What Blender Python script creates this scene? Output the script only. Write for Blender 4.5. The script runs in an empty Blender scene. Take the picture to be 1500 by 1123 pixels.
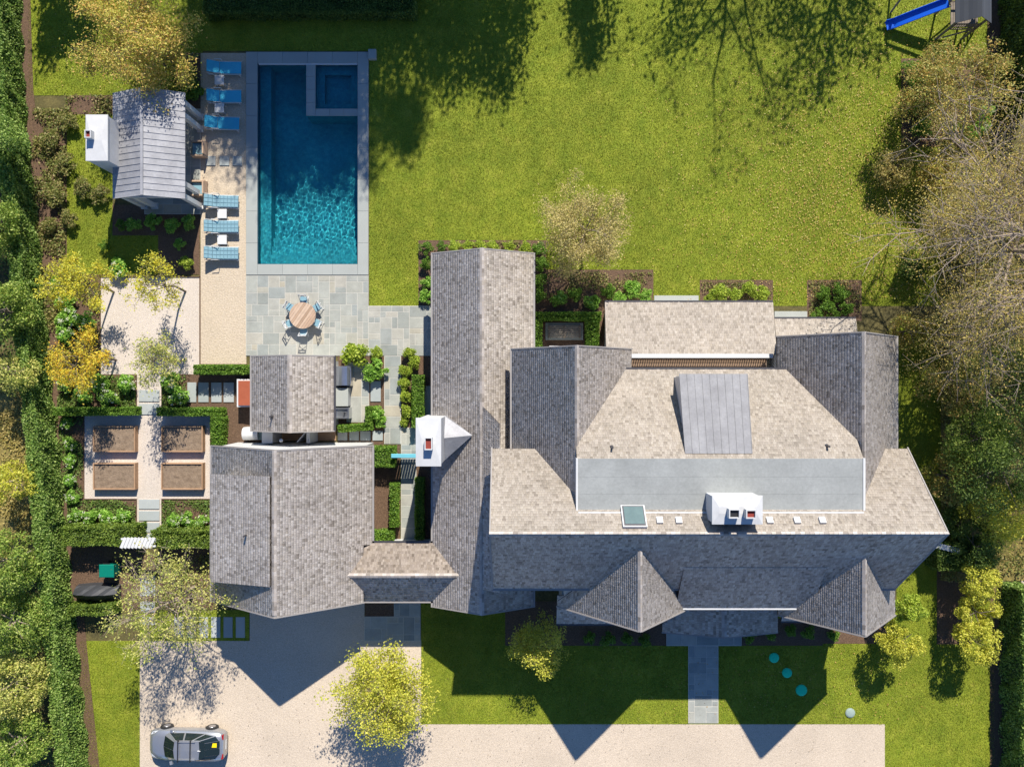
import bpy, math, random
import numpy as np
from mathutils import Vector

random.seed(7)
R = math.radians
scene = bpy.context.scene
COL = scene.collection

# ------------------------------------------------------------------ camera, sky, sun, exposure
CAM_H = 46.0          # drone height over the lawn (m)
PPM = 25.0            # photo pixels per metre on the ground
cam_d = bpy.data.cameras.new('camera'); cam = bpy.data.objects.new('camera', cam_d); COL.objects.link(cam)
cam.location = (0, 0, CAM_H); cam.rotation_euler = (0, 0, 0)
cam_d.sensor_width = 36; cam_d.lens = 36 * CAM_H / 60.0; cam_d.clip_end = 2000
scene.camera = cam

SUN_EL, SUN_AZ = R(40.5), R(12.5)
world = bpy.data.worlds.new('World'); scene.world = world; world.use_nodes = True
wn = world.node_tree.nodes; wl = world.node_tree.links
sky = wn.new('ShaderNodeTexSky'); sky.sky_type = 'NISHITA'; sky.sun_disc = False
sky.sun_elevation = SUN_EL; sky.sun_rotation = SUN_AZ; sky.ozone_density = 10.0; sky.dust_density = 0.0; sky.air_density = .8
wl.new(sky.outputs[0], wn['Background'].inputs[0]); wn['Background'].inputs[1].default_value = 0.10
sun_d = bpy.data.lights.new('sun', 'SUN'); sun_d.energy = 4.6; sun_d.angle = R(0.55); sun_d.color = (1.0, 0.94, 0.84)
sun = bpy.data.objects.new('sun', sun_d); COL.objects.link(sun); sun.location = (8, 30, 40)
sdir = Vector((math.cos(SUN_EL) * math.sin(SUN_AZ), math.cos(SUN_EL) * math.cos(SUN_AZ), math.sin(SUN_EL)))
sun.rotation_euler = sdir.to_track_quat('Z', 'Y').to_euler()
scene.view_settings.view_transform = 'Standard'; scene.view_settings.look = 'None'
scene.view_settings.gamma = 1; scene.view_settings.exposure = 0.8
scene.view_settings.use_curve_mapping = False

# ------------------------------------------------------------------ helpers
def W(px, py, z=0.0):
    s = (CAM_H - z) / CAM_H / PPM
    return Vector(((px - 750) * s, (561.5 - py) * s, z))

def link(o): COL.objects.link(o); return o
ORG = {}
def tag(o, label=None, cat=None, group=None, kind=None):
    if label: o['label'] = label
    if cat: o['category'] = cat
    if group: o['group'] = group
    if kind: o['kind'] = kind
    return o
def thing(name, loc, label, cat, group=None):
    o = link(bpy.data.objects.new(name, None)); o.location = loc; o.empty_display_size = .3
    ORG[o.name] = Vector(loc)
    return tag(o, label, cat, group)
def wloc(o): return ORG.get(o.name, Vector((0, 0, 0)))

class MB:
    def __init__(s): s.v = []; s.f = []
    def add(s, vs, fs):
        n = len(s.v); s.v += [tuple(p) for p in vs]; s.f += [tuple(i + n for i in f) for f in fs]; return s
    def box(s, x0, x1, y0, y1, z0, z1):
        if x0 > x1: x0, x1 = x1, x0
        if y0 > y1: y0, y1 = y1, y0
        return s.add([(x0,y0,z0),(x1,y0,z0),(x1,y1,z0),(x0,y1,z0),(x0,y0,z1),(x1,y0,z1),(x1,y1,z1),(x0,y1,z1)],
                     [(3,2,1,0),(4,5,6,7),(0,1,5,4),(1,2,6,5),(2,3,7,6),(3,0,4,7)])
    def bbox(s, x0, x1, y0, y1, z0, z1, b=.01):     # box with a bevelled top
        if x0 > x1: x0, x1 = x1, x0
        if y0 > y1: y0, y1 = y1, y0
        vs = [(x0,y0,z0),(x1,y0,z0),(x1,y1,z0),(x0,y1,z0),(x0,y0,z1-b),(x1,y0,z1-b),(x1,y1,z1-b),(x0,y1,z1-b),
              (x0+b,y0+b,z1),(x1-b,y0+b,z1),(x1-b,y1-b,z1),(x0+b,y1-b,z1)]
        return s.add(vs, [(3,2,1,0),(0,1,5,4),(1,2,6,5),(2,3,7,6),(3,0,4,7),(4,5,9,8),(5,6,10,9),(6,7,11,10),(7,4,8,11),(8,9,10,11)])
    def prism(s, poly, z0, z1):
        n = len(poly); vs = [(p[0],p[1],z0) for p in poly] + [(p[0],p[1],z1) for p in poly]
        a = sum(poly[i][0]*poly[(i+1)%n][1]-poly[(i+1)%n][0]*poly[i][1] for i in range(n))
        if a < 0: return s.prism(poly[::-1], z0, z1)
        return s.add(vs, [tuple(range(n-1,-1,-1)), tuple(range(n,2*n))] + [(i,(i+1)%n,(i+1)%n+n,i+n) for i in range(n)])
    def slab(s, pts, t):                            # polygon in space with vertical thickness t below
        n = len(pts); vs = [tuple(p) for p in pts] + [(p[0],p[1],p[2]-t) for p in pts]
        return s.add(vs, [tuple(range(n)), tuple(range(2*n-1,n-1,-1))] + [(i,i+n,(i+1)%n+n,(i+1)%n) for i in range(n)])
    def bar(s, a, b, w, h=None, up=(0,0,1)):        # square bar between two points
        a = Vector(a); b = Vector(b); h = h or w; d = (b-a).normalized(); u = Vector(up)
        if abs(d.dot(u)) > .95: u = Vector((1,0,0))
        x = d.cross(u).normalized()*w/2; y = x.cross(d).normalized()*h/2
        vs = [a-x-y,a+x-y,a+x+y,a-x+y,b-x-y,b+x-y,b+x+y,b-x+y]
        return s.add(vs, [(3,2,1,0),(4,5,6,7),(0,1,5,4),(1,2,6,5),(2,3,7,6),(3,0,4,7)])
    def tube(s, a, b, r0, r1=None, n=10, cap=True):
        a = Vector(a); b = Vector(b); r1 = r0 if r1 is None else r1; d = (b-a).normalized()
        u = Vector((1,0,0)) if abs(d.x) < .9 else Vector((0,1,0)); x = d.cross(u).normalized(); y = d.cross(x)
        vs = [a+(x*math.cos(t)+y*math.sin(t))*r0 for t in [2*math.pi*i/n for i in range(n)]]
        vs += [b+(x*math.cos(t)+y*math.sin(t))*r1 for t in [2*math.pi*i/n for i in range(n)]]
        fs = [(i,(i+1)%n,(i+1)%n+n,i+n) for i in range(n)]
        if cap: fs += [tuple(range(n-1,-1,-1)), tuple(range(n,2*n))]
        return s.add(vs, fs)
    def lathe(s, prof, c, n=20):                    # profile [(r,z)...] about a vertical axis at c
        k = len(prof); vs = []
        for i in range(n):
            t = 2*math.pi*i/n
            vs += [(c[0]+r*math.cos(t), c[1]+r*math.sin(t), c[2]+z) for r, z in prof]
        return s.add(vs, [(i*k+j, ((i+1)%n)*k+j, ((i+1)%n)*k+j+1, i*k+j+1) for i in range(n) for j in range(k-1)])
    def build(s, name, mat, parent=None, loc=None, smooth=False):
        o0 = wloc(parent) if parent else Vector(loc or (0,0,0))
        me = bpy.data.meshes.new(name)
        me.from_pydata([(x-o0.x, y-o0.y, z-o0.z) for x, y, z in s.v], [], s.f); me.update()
        if mat: me.materials.append(mat)
        if smooth: me.polygons.foreach_set('use_smooth', [True]*len(me.polygons))
        o = link(bpy.data.objects.new(name, me))
        if parent: o.parent = parent; ORG[o.name] = o0.copy()
        else: o.location = o0; ORG[o.name] = o0.copy()
        return o

def np_mesh(name, V, F, mat=None):
    V = np.asarray(V, np.float32); F = np.asarray(F, np.int32); n, k = F.shape
    me = bpy.data.meshes.new(name)
    me.vertices.add(len(V)); me.vertices.foreach_set('co', V.ravel())
    me.loops.add(n*k); me.loops.foreach_set('vertex_index', F.ravel())
    me.polygons.add(n); me.polygons.foreach_set('loop_start', np.arange(n, dtype=np.int32)*k)
    me.update(calc_edges=True)
    if mat: me.materials.append(mat)
    return me
def put(name, me, parent=None, loc=(0,0,0)):
    o = link(bpy.data.objects.new(name, me)); o.location = loc
    if parent: o.parent = parent
    ORG[o.name] = (wloc(parent) if parent else Vector(loc))
    return o

# ------------------------------------------------------------------ materials
def mat(name, cols, scale=3.0, rough=.85, rnd=None, var=0.0, vscale=.4, grain=0.0, gscale=30.0, bump=0.0, bscale=40.0,
        metallic=0.0, transl=0.0, spec=.3, contrast=1.0, wave=None, stretch=None, coat=0.0):
    m = bpy.data.materials.new(name); m.use_nodes = True; nt = m.node_tree; N = nt.nodes; L = nt.links
    b = N['Principled BSDF']; out = N['Material Output']
    b.inputs['Roughness'].default_value = rough; b.inputs['Metallic'].default_value = metallic
    b.inputs['Specular IOR Level'].default_value = spec; b.inputs['Coat Weight'].default_value = coat
    geo = N.new('ShaderNodeNewGeometry'); pos = geo.outputs['Position']
    if stretch:
        mp = N.new('ShaderNodeMapping'); mp.inputs['Scale'].default_value = stretch; L.new(pos, mp.inputs[0]); pos = mp.outputs[0]
    def noise(sc, det=4, rg=.6):
        t = N.new('ShaderNodeTexNoise'); t.inputs['Scale'].default_value = sc; t.inputs['Detail'].default_value = det
        t.inputs['Roughness'].default_value = rg; L.new(pos, t.inputs['Vector']); return t.outputs[0]
    if rnd == 'island': fac = geo.outputs['Random Per Island']
    elif rnd == 'object': fac = N.new('ShaderNodeObjectInfo').outputs['Random']
    else:
        fac = noise(scale); mr = N.new('ShaderNodeMapRange'); mr.inputs[1].default_value = .5-.28/contrast; mr.inputs[2].default_value = .5+.28/contrast
        L.new(fac, mr.inputs[0]); fac = mr.outputs[0]
    rp = N.new('ShaderNodeValToRGB'); el = rp.color_ramp.elements
    while len(el) < len(cols): el.new(.5)
    for i, c in enumerate(cols):
        el[i].position = i/max(1, len(cols)-1); el[i].color = (*c, 1)
    L.new(fac, rp.inputs[0]); col = rp.outputs[0]
    def mul(col, f, lo, hi):
        mr = N.new('ShaderNodeMapRange'); mr.inputs[1].default_value = .25; mr.inputs[2].default_value = .75
        mr.inputs[3].default_value = lo; mr.inputs[4].default_value = hi; L.new(f, mr.inputs[0])
        vm = N.new('ShaderNodeVectorMath'); vm.operation = 'SCALE'; L.new(col, vm.inputs[0]); L.new(mr.outputs[0], vm.inputs['Scale'])
        return vm.outputs[0]
    if var: col = mul(col, noise(vscale, 5, .65), 1-var, 1+var)
    if grain: col = mul(col, noise(gscale, 3, .7), 1-grain, 1+grain)
    L.new(col, b.inputs['Base Color'])
    if bump:
        bp = N.new('ShaderNodeBump'); bp.inputs['Strength'].default_value = bump; bp.inputs['Distance'].default_value = .03
        L.new(noise(bscale, 4), bp.inputs['Height']); L.new(bp.outputs[0], b.inputs['Normal'])
    if transl:
        tr = N.new('ShaderNodeBsdfTranslucent'); L.new(col, tr.inputs[0]); mx = N.new('ShaderNodeMixShader')
        mx.inputs[0].default_value = transl; L.new(b.outputs[0], mx.inputs[1]); L.new(tr.outputs[0], mx.inputs[2]); L.new(mx.outputs[0], out.inputs[0])
    return m
def plain(name, c, rough=.5, metallic=0, spec=.4, var=.06, **k):
    return mat(name, [c, c], rough=rough, metallic=metallic, spec=spec, var=var, vscale=2.0, **k)
def leafm(name, cols, transl=.42, rough=.55, k=1.75):
    cols = [tuple(min(.75, c*k) for c in x) for x in cols]
    return mat(name, cols, rnd='island', rough=rough, transl=transl, var=.18, vscale=.9, spec=.35)

M = {}
M['grass'] = mat('lawn_grass', [(.095,.145,.009),(.155,.200,.013),(.215,.245,.02),(.32,.30,.05)], scale=1.1, var=.22, vscale=.16, grain=.5, gscale=14, bump=.9, bscale=22, contrast=.8)
M['blade'] = mat('grass_blade', [(.145,.200,.010),(.228,.280,.016),(.31,.345,.026),(.44,.43,.08)], rnd='island', transl=.35, var=.36, vscale=.3, rough=.6)
M['earth'] = mat('earth', [(.05,.045,.02),(.10,.085,.03),(.17,.14,.05)], scale=1.2, grain=.4, gscale=9, bump=.8, bscale=12)
M['mulch'] = mat('bark_mulch', [(.065,.038,.024),(.115,.070,.043),(.19,.12,.075)], scale=16, grain=.5, gscale=26, bump=.6, bscale=30)
M['litter'] = mat('leaf_litter', [(.10,.085,.03),(.21,.165,.05),(.33,.26,.08)], scale=7, grain=.5, gscale=20, bump=1, bscale=20)
M['gravel'] = mat('pale_gravel', [(.41,.335,.25),(.53,.44,.34),(.63,.54,.435)], scale=26, var=.12, vscale=.22, grain=.22, gscale=16, bump=.8, bscale=24)
M['court'] = mat('court_gravel', [(.42,.36,.30),(.54,.47,.40),(.64,.57,.50)], scale=26, var=.06, vscale=.5, grain=.2, gscale=20, bump=.8, bscale=24)
M['sand'] = mat('pea_sand', [(.40,.325,.235),(.49,.405,.30),(.56,.475,.37)], scale=12, var=.05, vscale=.5, grain=.18, gscale=14, bump=1, bscale=10)
M['joint'] = mat('stone_dust_joint', [(.46,.44,.38),(.52,.50,.45)], scale=10, grain=.15)
M['stone'] = mat('bluestone', [(.23,.245,.225),(.30,.31,.28),(.34,.345,.305),(.26,.28,.265),(.38,.36,.305),(.32,.33,.295),(.37,.33,.25)], rnd='object', var=.16, vscale=1.6, grain=.08, gscale=25, rough=.75, bump=.25, bscale=12)
M['coping'] = mat('coping_stone', [(.31,.325,.305),(.34,.355,.33)], rnd='object', var=.06, vscale=.8, grain=.06, rough=.75)
M['slab_dark'] = mat('step_slab', [(.30,.33,.32),(.37,.39,.38)], rnd='object', var=.08, vscale=1.2, grain=.06, rough=.75)
SH = [tuple(c*k_ for c, k_ in zip(x, (1.70,1.69,1.64))) for x in [(.120,.103,.090),(.185,.166,.150),(.225,.200,.185),(.255,.230,.212),(.200,.174,.150),(.285,.260,.242),(.235,.210,.195),(.165,.145,.130),(.265,.238,.218)]]
M['shingle'] = mat('cedar_shingle', SH, rnd='island', var=.13, vscale=.55, grain=.16, gscale=26, rough=.85, spec=.25)
SHM = [sum(x[i] for x in SH)/len(SH) for i in range(3)]
M['shingle_n'] = mat('cedar_shingle_sun_dimmed', [tuple((c*.68+m_*.32)*k for c, m_, k in zip(x, SHM, (.79,.775,.735))) for x in SH], rnd='island', var=.13, vscale=.45, grain=.16, gscale=26, rough=.85, spec=.25)  # sun highlights on north slopes held down in the colour, darker than base
M['shingle_sun_offset'] = mat('cedar_shingle_sun_offset', [tuple(c*k for c, k in zip(x, (.60,.565,.53))) for x in SH], rnd='island', var=.13, vscale=.45, grain=.16, gscale=26, rough=.85, spec=.25)  # darkened copy for the link's north slope, offsetting full sun in the colour
M['shingle_lit'] = mat('cedar_shingle_sunlit', [tuple(min(1, c*k) for c, k in zip(x, (1.06,1.05,1.02))) for x in SH], rnd='island', var=.2, vscale=.45, grain=.16, gscale=26, rough=.85, spec=.25)  # paler copy for east slopes, their extra sunlight put into the colour
M['under'] = plain('roof_underlay', (.075,.062,.054), .9)
M['trim'] = plain('white_trim', (.56,.56,.55), .5, var=.04)
M['wall'] = mat('white_clapboard', [(.50,.50,.49),(.55,.55,.54)], scale=2, rough=.6, var=.04)
M['stucco'] = mat('white_stucco', [(.46,.46,.455),(.53,.53,.525)], scale=3, rough=.8, bump=.2, var=.10)
M['rake'] = plain('weathered_rake', (.27,.25,.235), .7)
M['gutter'] = plain('bronze_gutter', (.10,.095,.10), .45, .6)
M['membrane'] = mat('roof_membrane', [(.25,.26,.25),(.29,.30,.29)], scale=.8, rough=.6, var=.13, vscale=.5, grain=.09, gscale=8)
M['zinc'] = mat('standing_seam_zinc', [(.24,.24,.255),(.31,.31,.325),(.37,.37,.385)], scale=1.6, rough=.6, metallic=.25, var=.14, vscale=1.1, grain=.12, gscale=9)
M['zinc_dark'] = mat('dormer_zinc', [(.17,.17,.18),(.20,.20,.21),(.235,.235,.245)], scale=1.6, rough=.65, metallic=.2, var=.14, vscale=1.1, grain=.10, gscale=9)
M['glass'] = plain('window_glass', (.10,.16,.15), .08, 0, .8, var=0)
M['skyglass'] = plain('skylight_glass', (.11,.15,.13), .08, 0, .8, var=.15)
M['flue'] = plain('clay_flue', (.22,.035,.025), .8)
M['black'] = plain('black_metal', (.02,.02,.022), .5)
M['wood'] = mat('teak', [(.30,.20,.13),(.42,.29,.20),(.50,.37,.27)], rnd='island', var=.12, vscale=5, rough=.65)
M['cedar'] = mat('cedar_board', [(.33,.20,.115),(.38,.24,.145)], rnd='object', var=.15, vscale=3, rough=.75)
M['deck'] = mat('deck_board', [(.19,.125,.08),(.26,.175,.115)], rnd='object', var=.15, vscale=3, rough=.75)
M['soil'] = mat('bed_soil', [(.15,.105,.07),(.215,.155,.105),(.27,.20,.14)], scale=5, grain=.25, gscale=18, bump=1, bscale=14)
M['steel'] = mat('stainless', [(.45,.46,.48),(.55,.56,.58)], scale=2, rough=.28, metallic=.9)
M['cush'] = mat('blue_cushion', [(.17,.30,.36),(.20,.34,.40)], scale=8, rough=.9, var=.06)
M['sling'] = mat('bright_blue_sling', [(.04,.37,.55),(.06,.42,.60)], scale=8, rough=.8, var=.08)
M['white'] = plain('white_paint', (.57,.57,.56), .45)
M['plaster'] = mat('pool_plaster', [(.012,.21,.28),(.018,.29,.35),(.05,.38,.41)], scale=4, rough=.7, var=.2, vscale=.7, grain=.2, gscale=9)
M['tile_blue'] = plain('pool_tile', (.03,.07,.10), .4)
M['bark'] = mat('bark', [(.11,.085,.065),(.19,.155,.125)], scale=12, rough=.9, bump=.5)
M['bark_pale'] = mat('pale_bark', [(.24,.185,.14),(.37,.30,.235)], scale=8, rough=.9, bump=.4)
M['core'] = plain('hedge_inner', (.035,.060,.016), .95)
M['rust'] = mat('rust_red', [(.30,.075,.035),(.36,.10,.05)], scale=2, rough=.8, var=.1)
M['green_plastic'] = plain('green_plastic', (.0,.16,.11), .45)
M['teal'] = plain('teal_lid', (.0,.62,.33), .5)
M['greylid'] = mat('grey_green_lid', [(.22,.30,.26),(.32,.38,.34)], scale=8, rough=.7)
M['tarp'] = plain('black_tarp', (.035,.037,.042), .55, var=.2)
M['slide'] = plain('blue_plastic', (.005,.10,.55), .35, var=.05)
M['dkwood'] = mat('weathered_wood', [(.16,.13,.10),(.25,.21,.17)], scale=5, rough=.85)
M['slate'] = mat('dark_roof_board', [(.045,.05,.06),(.065,.07,.08)], rnd='object', rough=.8, var=.1)
M['gateblue'] = plain('pale_blue_paint', (.13,.42,.50), .5)
M['carpaint'] = plain('silver_paint', (.36,.37,.39), .3, .6, .5, var=.03, coat=.6)
M['carglass'] = plain('car_glass', (.012,.02,.02), .06, 0, .8, var=0)
M['tyre'] = plain('tyre', (.025,.025,.025), .85)
M['rim'] = plain('alloy', (.4,.4,.42), .35, .8)
M['red'] = plain('tail_red', (.30,.01,.015), .25)
M['yellow'] = plain('yellow_cloth', (.75,.55,.0), .7)
M['lamp'] = plain('lamp_glass', (.6,.62,.64), .1)
# foliage
M['privet'] = leafm('privet_leaf', [(.045,.085,.012),(.085,.145,.025),(.14,.20,.04),(.24,.30,.09)], k=2.0)
M['boxleaf'] = leafm('box_leaf', [(.045,.10,.010),(.09,.17,.02),(.16,.24,.035)])
M['yew'] = leafm('yew_leaf', [(.05,.085,.012),(.09,.14,.02),(.17,.22,.035)])
M['hyd'] = leafm('hydrangea_leaf', [(.07,.15,.018),(.13,.25,.032),(.21,.34,.05),(.30,.42,.10)])
M['lime'] = leafm('lime_leaf', [(.13,.19,.02),(.21,.27,.03),(.32,.36,.05)])
M['white_flower'] = leafm('cream_flower', [(.42,.46,.25),(.62,.60,.42)])
M['yellowleaf'] = leafm('yellow_leaf', [(.30,.26,.02),(.42,.35,.03),(.30,.33,.05),(.50,.38,.03)])
M['orangeleaf'] = leafm('orange_leaf', [(.42,.29,.02),(.46,.35,.03),(.36,.33,.04),(.46,.24,.02),(.30,.31,.04)])
M['tan'] = leafm('tan_leaf', [(.20,.18,.06),(.30,.25,.09),(.38,.31,.13),(.25,.24,.06)])
M['palegreen'] = leafm('pale_green_leaf', [(.14,.18,.04),(.24,.26,.05),(.36,.35,.10),(.42,.38,.12)])
M['autumn'] = leafm('autumn_leaf', [(.19,.20,.03),(.30,.28,.05),(.42,.32,.09),(.46,.25,.08),(.24,.26,.04),(.38,.33,.07)])
M['straw'] = leafm('straw_leaf', [(.22,.18,.06),(.31,.24,.08),(.17,.17,.04),(.38,.30,.12)])
M['twig'] = leafm('brown_leaf', [(.20,.15,.06),(.30,.22,.06),(.42,.32,.07),(.18,.17,.05),(.26,.24,.06)])
M['bronzeleaf'] = leafm('bronze_leaf', [(.11,.13,.025),(.22,.19,.045),(.34,.20,.06),(.18,.21,.04),(.26,.24,.06)])
M['litterleaf'] = leafm('fallen_leaf', [(.40,.25,.06),(.48,.34,.09),(.38,.18,.05),(.52,.44,.16)], transl=.1, k=1.0)
M['dryleaf'] = leafm('dry_leaf', [(.10,.06,.03),(.16,.10,.05),(.22,.15,.07)], transl=.05, k=1.0)
M['treegreen'] = leafm('tree_leaf', [(.06,.11,.015),(.12,.18,.025),(.20,.255,.045),(.30,.33,.09)])
M['treedark'] = leafm('dark_tree_leaf', [(.035,.065,.012),(.07,.11,.018),(.13,.17,.035)])
M['goldleaf'] = leafm('gold_green_leaf', [(.20,.22,.02),(.33,.33,.04),(.42,.38,.06),(.28,.30,.04)])
M['cover'] = leafm('ground_cover_leaf', [(.07,.09,.02),(.13,.15,.035),(.20,.19,.06),(.24,.18,.08)])
M['covergreen'] = leafm('green_cover_leaf', [(.05,.09,.02),(.10,.16,.03),(.16,.21,.05)])

# ------------------------------------------------------------------ foliage helpers
def leaves(C, size, rng, nrm=None, bias=.6, asp=.55):
    n = len(C)
    d = rng.normal(size=(n, 3))
    d /= np.linalg.norm(d, axis=1)[:, None]+1e-9
    up = np.zeros((n, 3)); up[:, 2] = 1
    nn = d + (nrm if nrm is not None else up)*bias*1.6
    nn /= np.linalg.norm(nn, axis=1)[:, None]+1e-9
    t = rng.normal(size=(n, 3)); t -= (t*nn).sum(1)[:, None]*nn; t /= np.linalg.norm(t, axis=1)[:, None]+1e-9
    b = np.cross(nn, t)
    s = (size*rng.uniform(.65, 1.35, n))[:, None]
    V = np.stack([C-t*s*.5, C+b*s*asp*.5, C+t*s*.5, C-b*s*asp*.5], 1).reshape(-1, 3)
    return V, np.arange(4*n).reshape(-1, 4)
def tubes(S, k=5):                                   # S: rows p0(3) p1(3) r0 r1
    S = np.asarray(S, float); a = S[:, :3]; b = S[:, 3:6]; d = b-a; d /= np.linalg.norm(d, axis=1)[:, None]+1e-9
    u = np.where(np.abs(d[:, :1]) < .9, [[1., 0, 0]], [[0, 1., 0]]); x = np.cross(d, u); x /= np.linalg.norm(x, axis=1)[:, None]; y = np.cross(d, x)
    V = []
    for c, r in ((a, S[:, 6:7]), (b, S[:, 7:8])):
        for i in range(k):
            t = 2*math.pi*i/k; V.append(c+(x*math.cos(t)+y*math.sin(t))*r)
    V = np.stack(V, 1).reshape(-1, 3); n = len(S)
    base = (np.arange(n)*2*k)[:, None]
    F = np.concatenate([base+np.array([[i, (i+1) % k, (i+1) % k+k, i+k]]) for i in range(k)], 0)
    return V, F
def skeleton(h, cr, fork, rng, tr, nl=7, lift=.5, tw=5, reach=1.0, lean=(0, 0)):
    S = []; tips = []
    def seg(a, b, r0, r1): S.append([*a, *b, r0, r1])
    def unit(v): return v/(np.linalg.norm(v)+1e-9)
    p = np.zeros(3); f = np.array([lean[0]*fork/h, lean[1]*fork/h, fork])
    mid = f*.5+np.array([*rng.normal(0, .03*h, 2), 0]); seg(p, mid, tr, tr*.85); seg(mid, f, tr*.85, tr*.7)
    starts = [(f, i) for i in range(nl)]
    top = np.array([lean[0], lean[1], h*.97])
    leaders = [f+(top-f)*t+np.array([*rng.normal(0, .04*h, 2), 0]) for t in (.35, .7, 1.0)]
    q = f
    for j, l in enumerate(leaders): seg(q, l, tr*(.6-.18*j), tr*(.45-.18*j) if j < 2 else .01); q = l
    tips.append(q)
    for i in range(nl*2):
        lev = i//nl; a = 2*math.pi*(i % nl)/nl+rng.uniform(-.4, .4)+lev*.4
        st = f if lev == 0 else leaders[0]+(leaders[1]-leaders[0])*rng.uniform(0, 1)
        ln = cr*rng.uniform(.75, 1.1)*(1 if lev == 0 else .72)*reach
        dz = (h-st[2])*rng.uniform(.15, .6)*(lift*2)
        e = st+np.array([math.cos(a)*ln, math.sin(a)*ln, dz])
        m = st+(e-st)*.45+np.array([0, 0, ln*.10])+rng.normal(0, .06*cr, 3)
        r = tr*.42*(1 if lev == 0 else .7)
        seg(st, m, r, r*.65); seg(m, e, r*.65, r*.2); tips.append(e)
        for k in range(tw):
            t = rng.uniform(.25, 1.0); b0 = st+(m-st)*t/.5 if t < .5 else m+(e-m)*(t-.5)/.5
            dirv = unit(unit(e-st)+rng.normal(0, .75, 3)); l2 = cr*rng.uniform(.22, .48)
            e2 = b0+dirv*l2; m2 = (b0+e2)/2+rng.normal(0, .05*cr, 3); seg(b0, m2, r*.32, r*.2); seg(m2, e2, r*.2, .006); tips.append(e2)
            for k2 in range(3):
                b3 = m2+(e2-m2)*rng.uniform(-.6, 1); e3 = b3+unit(dirv+rng.normal(0, .9, 3))*cr*rng.uniform(.10, .22)
                seg(b3, e3, r*.13+.004, .004); tips.append(e3)
    return S, np.array(tips)
def make_tree(name, base, label, cat, h, cr, fork, lm, n, leaf, seed, bark='bark', tr=.11, spread=.16, group=None, nl=7, tw=5, lift=.5, lean=(0, 0), bias=.5, reach=1.0):
    rng = np.random.default_rng(seed)
    o = thing(name, base, label, cat, group)
    S, tips = skeleton(h, cr, fork, rng, tr, nl, lift, tw, reach, lean)
    put('trunk', np_mesh('trunk', *tubes(S, 5), M[bark]), o)
    w = rng.gamma(.7, 1, len(tips)); w /= w.sum()
    idx = rng.choice(len(tips), n, p=w)
    C = tips[idx]+rng.normal(0, spread*cr, (n, 3))*np.array([1, 1, .8])
    C = C[C[:, 2] > fork*.6]
    put('crown', np_mesh('crown', *leaves(C, leaf, rng, bias=bias), M[lm]), o)
    return o
def clump_mesh(name, rx, ry, rz, zc, nclump, n, leaf, rng, m, cs=.42, flat=False, inner=.55):
    d = rng.normal(size=(nclump, 3)); d /= np.linalg.norm(d, axis=1)[:, None]
    d[:, 2] = np.abs(d[:, 2])*.95-.15 if flat else d[:, 2]
    rad = rng.uniform(inner, 1.0, nclump)**.7
    cc = d*rad[:, None]*np.array([rx, ry, rz])+np.array([0, 0, zc])
    idx = rng.integers(0, nclump, n); dd = rng.normal(size=(n, 3)); dd /= np.linalg.norm(dd, axis=1)[:, None]
    r = cs*min(rx, ry)*rng.uniform(.7, 1.25, nclump)[idx]*rng.uniform(.55, 1.05, n)
    C = cc[idx]+dd*r[:, None]*np.array([1, 1, .8])
    keep = C[:, 2] > .02; C = C[keep]; dd = dd[keep]
    return np_mesh(name, *leaves(C, leaf, rng, nrm=dd, bias=.5), M[m])
def make_mass_tree(name, base, label, cat, h, cr, lm, n, leaf, seed, nclump=30, rz=None, tr=.14, group=None, bark='bark', cs=.38):
    rng = np.random.default_rng(seed); rz = rz or h*.4; o = thing(name, base, label, cat, group)
    zc = h-rz
    S = [[0, 0, 0, 0, 0, zc*.6, tr, tr*.8], [0, 0, zc*.6, rng.normal(0, .1), rng.normal(0, .1), h*.9, tr*.8, .02]]
    for i in range(9):
        a = i*2.4; z = zc*.5+rng.uniform(0, rz)
        S.append([0, 0, z, math.cos(a)*cr*.75, math.sin(a)*cr*.75, z+rz*.4, tr*.4, .015])
    put('trunk', np_mesh('trunk', *tubes(S, 6), M[bark]), o)
    put('crown', clump_mesh('crown', cr, cr, rz, zc, nclump, n, leaf, rng, lm, cs=cs), o)
    return o
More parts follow.
